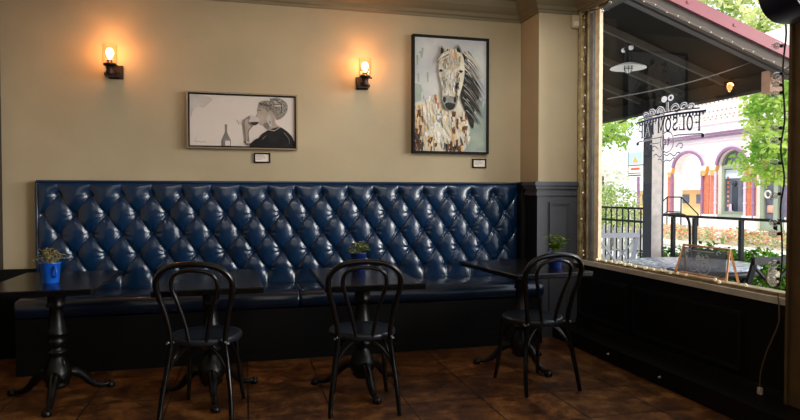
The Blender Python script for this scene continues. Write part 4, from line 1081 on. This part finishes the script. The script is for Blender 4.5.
# signboard and stop sign
t = thing('signboard', 'blue and white roadside signboard on a purple pole beyond the railing', 'sign', (13.3, 18.75, -.04))
m = MB(); m.tube([(0, -.1, 0), (0, -.1, 1.95)], .05, seg=10); m.build('pole', M_purple, t)
m = MB(); m.bx(-.05, .05, -.43, .43, 1.95, 2.85, 0); m.bx(-.056, -.05, -.38, .38, 2.40, 2.80, 1); m.bx(-.056, -.05, -.38, .38, 2.16, 2.30, 2); m.bx(-.056, -.05, -.30, .38, 1.99, 2.02, 3); m.bx(-.056, -.05, -.30, .38, 2.07, 2.09, 3)
m.bx(-.05, .05, .40, .44, 1.95, 2.85, 3); m.bx(-.051, .05, -.43, .43, 2.34, 2.37, 3)
m.add([(-.058, -.18, 2.45), (-.058, .16, 2.45), (-.058, .02, 2.68)], [[0, 1, 2]], 4); m.bx(-.058, -.05, -.25, .25, 2.19, 2.27, 5)
m.build('board', [M_white, mat('sign_blue', (176, 206, 226), .6), mat('sign_cream', (250, 226, 210), .6), M_rail, M_orange, M_stop], t)
t = thing('octagonal_sign', 'red octagonal road sign half hidden by the patio post', 'sign', (12.9, 17.5, -.04))
m = MB(); m.tube([(0, 0, 0), (0, 0, 1.3)], .03, seg=8); m.build('pole', M_metal, t)
m = MB(); m.prism([(.32*math.cos(PI/8+k*PI/4), 1.58+.32*math.sin(PI/8+k*PI/4)) for k in range(8)], 'x', -.02, .0); m.build('plate', M_stop, t)

# car
t = thing('parked_car', 'slate-blue car parked beyond the picket fence', 'car', (9.6, 22.5, -.04), math.radians(90))
m = MB()
body = [(-2.0, .25), (-2.05, .55), (-1.9, .72), (-1.2, .80), (-.6, 1.15), (.7, 1.18), (1.4, .85), (2.0, .78), (2.1, .5), (2.05, .25)]
m.prism(catm(body, 3), 'y', -.8, .8); m.build('body', M_car, t)
m = MB(); 
for s_ in (-.805, .805): m.add([(a, s_, b) for a, b in ((-1.05, .82), (-.58, 1.08), (.65, 1.1), (1.2, .84))], [[0, 1, 2, 3]])
m.build('windows', M_carglass, t)
for sx in (-1.3, 1.3):
    for sy in (-1, 1):
        q = MB(); q.lathe([(0, -.1), (.28, -.1), (.31, -.07), (.31, .07), (.28, .1), (0, .1)], seg=20); m = MB(); R = Matrix.Rotation(PI/2, 3, 'X')
        m.add([R @ Vector(v)+Vector((sx, sy*.72, .31)) for v in q.v], q.f, 0, True); m.build('wheel', M_tire, t)

# ------------------------------------------------------------------ building across the street
FX = 16.0
t = thing('arcade_building', 'cream shop building with purple-trimmed arches across the street', 'building', (FX, 17, -.04))
o = Vector((FX, 17, -.04))
def BX(mb, x0, x1, ya, yb, z0, z1, mi=0): mb.bx(x0-o.x, x1-o.x, ya-o.y, yb-o.y, z0-o.z, z1-o.z, mi)
m = MB()
def solid(ya, yb, z0=-.04, z1=6.4): BX(m, FX, FX+.35, ya, yb, z0, z1)
def arch_top(mb, ya, yb, zs, zt, ztop, x0, x1, mi=0):
    cy = (ya+yb)/2; r = (yb-ya)/2; N = 14
    for k in range(N):
        a0 = PI*k/N; a1 = PI*(k+1)/N
        p = [(cy-r*math.cos(a0), zs+(zt-zs)*math.sin(a0)), (cy-r*math.cos(a1), zs+(zt-zs)*math.sin(a1))]
        mb.prism([(p[0][0]-o.y, p[0][1]-o.z), (p[1][0]-o.y, p[1][1]-o.z), (p[1][0]-o.y, ztop-o.z), (p[0][0]-o.y, ztop-o.z)], 'x', x0-o.x, x1-o.x, mi)
openings = [(7.0, 8.2, -.04), (9.2, 10.4, .6), (11.4, 12.6, .6), (13.1, 14.3, .6), (15.1, 16.3, -.04), (16.75, 17.95, .62), (18.7, 20.2, -.04)]
prev = 5.0
for ya, yb, zb in openings:
    solid(prev, ya); 
    if zb > 0: solid(ya, yb, -.04, zb)
    arch_top(m, ya, yb, 2.28, 2.82, 6.4, FX, FX+.35); prev = yb
solid(prev, 21.6)
BX(m, FX+.35, FX+.45, 5, 18.35, -.04, 6.4)
BX(m, FX+.35, FX+5, 18.30, 18.45, -.04, 6.4); BX(m, FX+.35, FX+5, 5, 18.45, 6.2, 6.4)
m.build('facade_wall', M_cream, t)
m = MB()
BX(m, FX-.10, FX, 5, 21.7, 3.30, 3.36); BX(m, FX-.16, FX, 5, 21.7, 3.42, 3.46); m.build('lower_cornice', M_purple, t)
m = MB(); BX(m, FX-.06, FX, 5, 21.7, 3.36, 3.42); BX(m, FX-.05, FX, 5, 21.7, 3.15, 3.20); BX(m, FX-.04, FX, 5, 21.7, 3.75, 3.78); m.build('string_course', M_lilac, t)
m = MB()
for r_, (z, st) in enumerate(((4.20, .20), (4.02, .20), (3.92, .26), (4.5, .2))):
    y = 12.0+.05*r_
    while y < 21.5: BX(m, FX-.03, FX, y, y+.055, z, z+.04); y += st
m.build('dentil_rows', M_dots, t)
for ya, yb, zb in openings:
    m = MB(); cy = (ya+yb)/2; r = (yb-ya)/2
    for q, (r0, r1, xx, mi) in enumerate(((0, .09, .09, 0), (.09, .16, .05, 1))):
        N = 16
        for k in range(N):
            a0 = PI*k/N; a1 = PI*(k+1)/N
            P_ = []
            for rr, aa in ((r0, a0), (r0, a1), (r1, a1), (r1, a0)): P_.append((cy-(r+rr)*math.cos(aa)-o.y, 2.28+(.54+rr)*math.sin(aa)-o.z))
            m.prism(P_, 'x', -xx, 0, mi)
    m.build('arch_surround', [M_purple, M_lilac], t)
    for e, sg in ((ya, -1), (yb, 1)):
        others = [v for q in openings for v in q[:2] if (v-e)*sg > .01]; pw = min(.34, (min(abs(v-e) for v in others)/2-.01) if others else .34)
        m = MB(); a, b = sorted((e+sg*.02, e+sg*pw)); BX(m, FX-.05, FX, a, b, .62, 1.98); m.build('brick_pier', M_brick, t)
        m = MB(); c = e+sg*.05 
        m.tube([(-.09, c-o.y, .5-o.z), (-.09, c-o.y, 2.1-o.z)], .045, seg=8); m.sphere((-.09, c-o.y, 1.5-o.z), .06); m.sphere((-.09, c-o.y, 1.0-o.z), .06); m.build('colonnette', M_lilac if zb > 0 else M_purple, t)
        m = MB(); a, b = sorted((e-sg*.04, e+sg*(pw+.0)))
        m.prism([(a-o.y, 2.30-o.z), (b-o.y, 2.30-o.z), (b-.06-o.y, 2.12-o.z), (b-.14-o.y, 1.96-o.z), (a+.14-o.y, 1.96-o.z), (a+.06-o.y, 2.12-o.z)], 'x', -.13, 0); m.build('capital', M_orange, t)
        m = MB(); m.prism([(a+.02-o.y, 2.32-o.z), (b-.02-o.y, 2.32-o.z), (b-.09-o.y, 2.15-o.z), (a+.09-o.y, 2.15-o.z)], 'x', -.145, -.128); m.build('capital_face', M_cream, t)
        m = MB(); BX(m, FX-.12, FX, a, b, -.04, .60); m.build('pier_base', M_cream, t)
# arched shop windows and doors
def shop_window(ya, yb, zb):
    m = MB(); x0, x1 = FX+.12, FX+.2
    for (a, b, c, d) in ((ya, ya+.1, zb, 2.3), (yb-.1, yb, zb, 2.3), (ya+.1, yb-.1, zb, zb+.1), (ya+.1, yb-.1, 2.18, 2.32)): BX(m, x0, x1, a, b, c, d)
    arch_top(m, ya, yb, 2.28, 2.80, 2.86, x0, x1)
    BX(m, FX-.08, FX+.1, ya-.05, yb+.05, zb-.09, zb)
    m.build('window_frame', M_sage, t)
    m = MB(); BX(m, FX+.22, FX+.24, ya, yb, zb, 2.85, 0); BX(m, FX+.20, FX+.215, ya+.1, yb-.1, 1.85, 2.15, 1)
    BX(m, FX+.205, FX+.219, ya+.12, ya+.26, zb+.15, 1.85, 1)
    for k in range(7): BX(m, FX+.20, FX+.219, yb-.24, yb-.17, zb+.25+.16*k, zb+.33+.16*k, 2)
    BX(m, FX+.205, FX+.219, yb-.62, yb-.38, zb+.12, zb+.95, 3); m.sphere((.20, yb-.50-o.y, zb+1.05-o.z), .10, 3); BX(m, FX+.205, FX+.219, yb-.45, yb-.25, zb+.1, zb+.35, 4)
    m.build('display_pane', [M_shopdark, M_awn, M_petal, M_carglass, M_lilac], t)
for ya, yb, zb in openings:
    if zb > 0: shop_window(ya, yb, zb)
def shop_door(ya, yb):
    m = MB(); x0, x1 = FX+.12, FX+.2; mid = (ya+yb)/2
    for (a, b, c, d) in ((ya, ya+.08, 0, 1.95), (yb-.14, yb, 0, 1.95), (mid-.08, mid+.08, 0, 1.95), (ya, yb, 1.85, 1.97), (ya+.08, yb-.14, 0, .5)): BX(m, x0, x1, a, b, c, d)
    m.build('door_frame', M_sage, t)
    m = MB(); BX(m, FX+.21, FX+.23, ya, yb, 0, 2.85, 0); 
    ring = [(-.01+.12, mid+.28+.11*math.cos(a)-o.y, 1.30+.11*math.sin(a)-o.z) for a in [k*PI/8 for k in range(16)]]
    m.tube(ring, .03, closed=True, seg=6, mi=1); BX(m, FX+.19, FX+.209, mid+.12, mid+.38, .72, .95, 2)
    m.build('door_pane', [M_shopdark, M_white, M_petal], t)
    m = MB(); BX(m, FX+.10, FX+.21, ya, yb, 1.97, 2.5, 0); BX(m, FX+.06, FX+.10, yb-.52, yb-.08, 2.08, 2.42, 1); BX(m, FX+.05, FX+.06, yb-.47, yb-.13, 2.13, 2.37, 0); m.sphere((.07, mid-.12-o.y, 2.12-o.z), (.02, .16, .12), 2); m.sphere((.06, mid-.40-o.y, 2.14-o.z), (.03, .16, .15), 3)
    m.build('transom_sign', [mat('maroon_board', (138, 76, 78), .7), M_orange, M_stop, M_white], t)
shop_door(15.1, 16.3); shop_door(7.0, 8.2)
m = MB(); BX(m, FX-1.2, FX, 5, 18.4, -.04, .14); BX(m, FX-1.5, FX-1.2, 5, 18.4, -.04, .05); m.build('steps', M_cream, t)
# black iron stair handrail by the left arch
t2 = thing('stair_handrail', 'thin black stair handrail in front of the open purple arch', 'railing', (14.2, 17.6, -.04))
m = MB()
for (y, z0, z1) in ((0, 0, 1.25), (.7, 0, 1.25), (1.5, 0, .7)): m.tube([(0, y, z0), (0, y, z1)], .022, seg=6)
m.tube([(0, 0, 1.25), (0, .7, 1.25), (0, 1.5, .7)], .022, seg=6); m.tube([(0, 0, .75), (0, .7, .75), (0, 1.5, .3)], .018, seg=6)
m.tube([(0, 0, 1.25), (0, -.8, .7), (0, -.8, 0)], .022, seg=6); m.build('pipe', M_rail, t2)

t = thing('distant_house', 'low orange house with pale grey roof seen through the open arch', 'house', (26, 31, -.04))
m = MB(); m.bx(-1.5, 3, -3.5, 3.5, 0, 1.65); m.build('wall', M_house, t)
m = MB(); m.prism([(-2.0, 1.6), (3.3, 1.6), (.9, 3.0)], 'y', -3.8, 3.8); m.build('roof', M_houseroof, t)
for k in range(4):
    m = MB(); m.bx(-1.54, -1.5, -2.9+k*1.6, -1.9+k*1.6, .85, 1.35); m.build('window', M_shopdark, t)
m = MB(); vs = []
for i in range(25):
    a = math.radians(15+70*i/24); R_ = 150; h_ = 12+5*math.sin(i*.9)+3*math.sin(i*2.3)
    vs += [(R_*math.cos(a), R_*math.sin(a), -1), (R_*math.cos(a)*1.1, R_*math.sin(a)*1.1, h_)]
m.add(vs, [[2*i, 2*i+2, 2*i+3, 2*i+1] for i in range(24)]); struct(m, 'trim_hills', M_hill).name = 'hills'

# ------------------------------------------------------------------ light
wd = bpy.data.worlds.new('sky'); scn.world = wd; wd.use_nodes = True
nt = wd.node_tree; bg = nt.nodes['Background']
bg.inputs['Color'].default_value = (.86, .93, 1.0, 1); bg.inputs['Strength'].default_value = 1.75
sun = bpy.data.lights.new('sun', 'SUN'); sun.energy = 3.0; sun.angle = .02; sun.color = (1, .95, .86)
so = bpy.data.objects.new('sun', sun); COL.objects.link(so)
so.rotation_euler = Vector((.42, .32, -.82)).to_track_quat('-Z', 'Y').to_euler()
def area(name, loc, tgt, sx, sy, e, col):
    l = bpy.data.lights.new(name, 'AREA'); l.shape = 'RECTANGLE'; l.size = sx; l.size_y = sy; l.energy = e; l.color = col
    ob = bpy.data.objects.new(name, l); COL.objects.link(ob); ob.location = loc
    ob.rotation_euler = (Vector(tgt)-Vector(loc)).to_track_quat('-Z', 'Y').to_euler(); return ob
a = area('wall_wash_fill', (.7, 1.9, 3.1), (.9, 5.4, 2.6), 3.2, .3, 9, (1, .90, .74)); a.data.spread = math.radians(80)  # unseen area lamp, added to brighten the back wall
a = area('ceiling_bounce_fill', (.5, .2, 2.3), (.5, 1.6, 3.2), 3.6, 1.6, 22, (1, .94, .82))  # unseen fill lamp, added to bounce soft light off the ceiling
sp = bpy.data.lights.new('pillar_fill_spot', 'SPOT'); sp.energy = 95; sp.spot_size = math.radians(62); sp.spot_blend = 1; sp.shadow_soft_size = .12; sp.color = (1, .96, .86)  # unseen spot lamp, added to brighten the pillar
spo = bpy.data.objects.new('pillar_fill_spot', sp); COL.objects.link(spo); spo.location = (2.2, 3.1, 3.05)
spo.rotation_euler = (Vector((2.72, 5.03, 1.75))-spo.location).to_track_quat('-Z', 'Y').to_euler()
s2 = bpy.data.lights.new('soft_low_daylight', 'SUN'); s2.energy = 4.6; s2.angle = math.radians(32); s2.color = (1, .97, .90)
so2 = bpy.data.objects.new('soft_low_daylight', s2); COL.objects.link(so2)
so2.rotation_euler = Vector((-.80, .52, -.07)).to_track_quat('-Z', 'Y').to_euler()

# ------------------------------------------------------------------ camera
cam = bpy.data.cameras.new('camera'); cam.sensor_width = 36; cam.lens = 614/800*36; cam.clip_end = 500
co = bpy.data.objects.new('camera', cam); COL.objects.link(co)
co.location = (0, 0, 1.28); co.rotation_euler = (PI/2-math.atan(15/614), 0, -math.radians(14.3))
scn.camera = co
scn.view_settings.view_transform = 'Standard'
scn.view_settings.look = 'None'
scn.view_settings.exposure = 0
scn.cycles.use_denoising = True
scn.cycles.max_bounces = 8
scn.cycles.transparent_max_bounces = 16
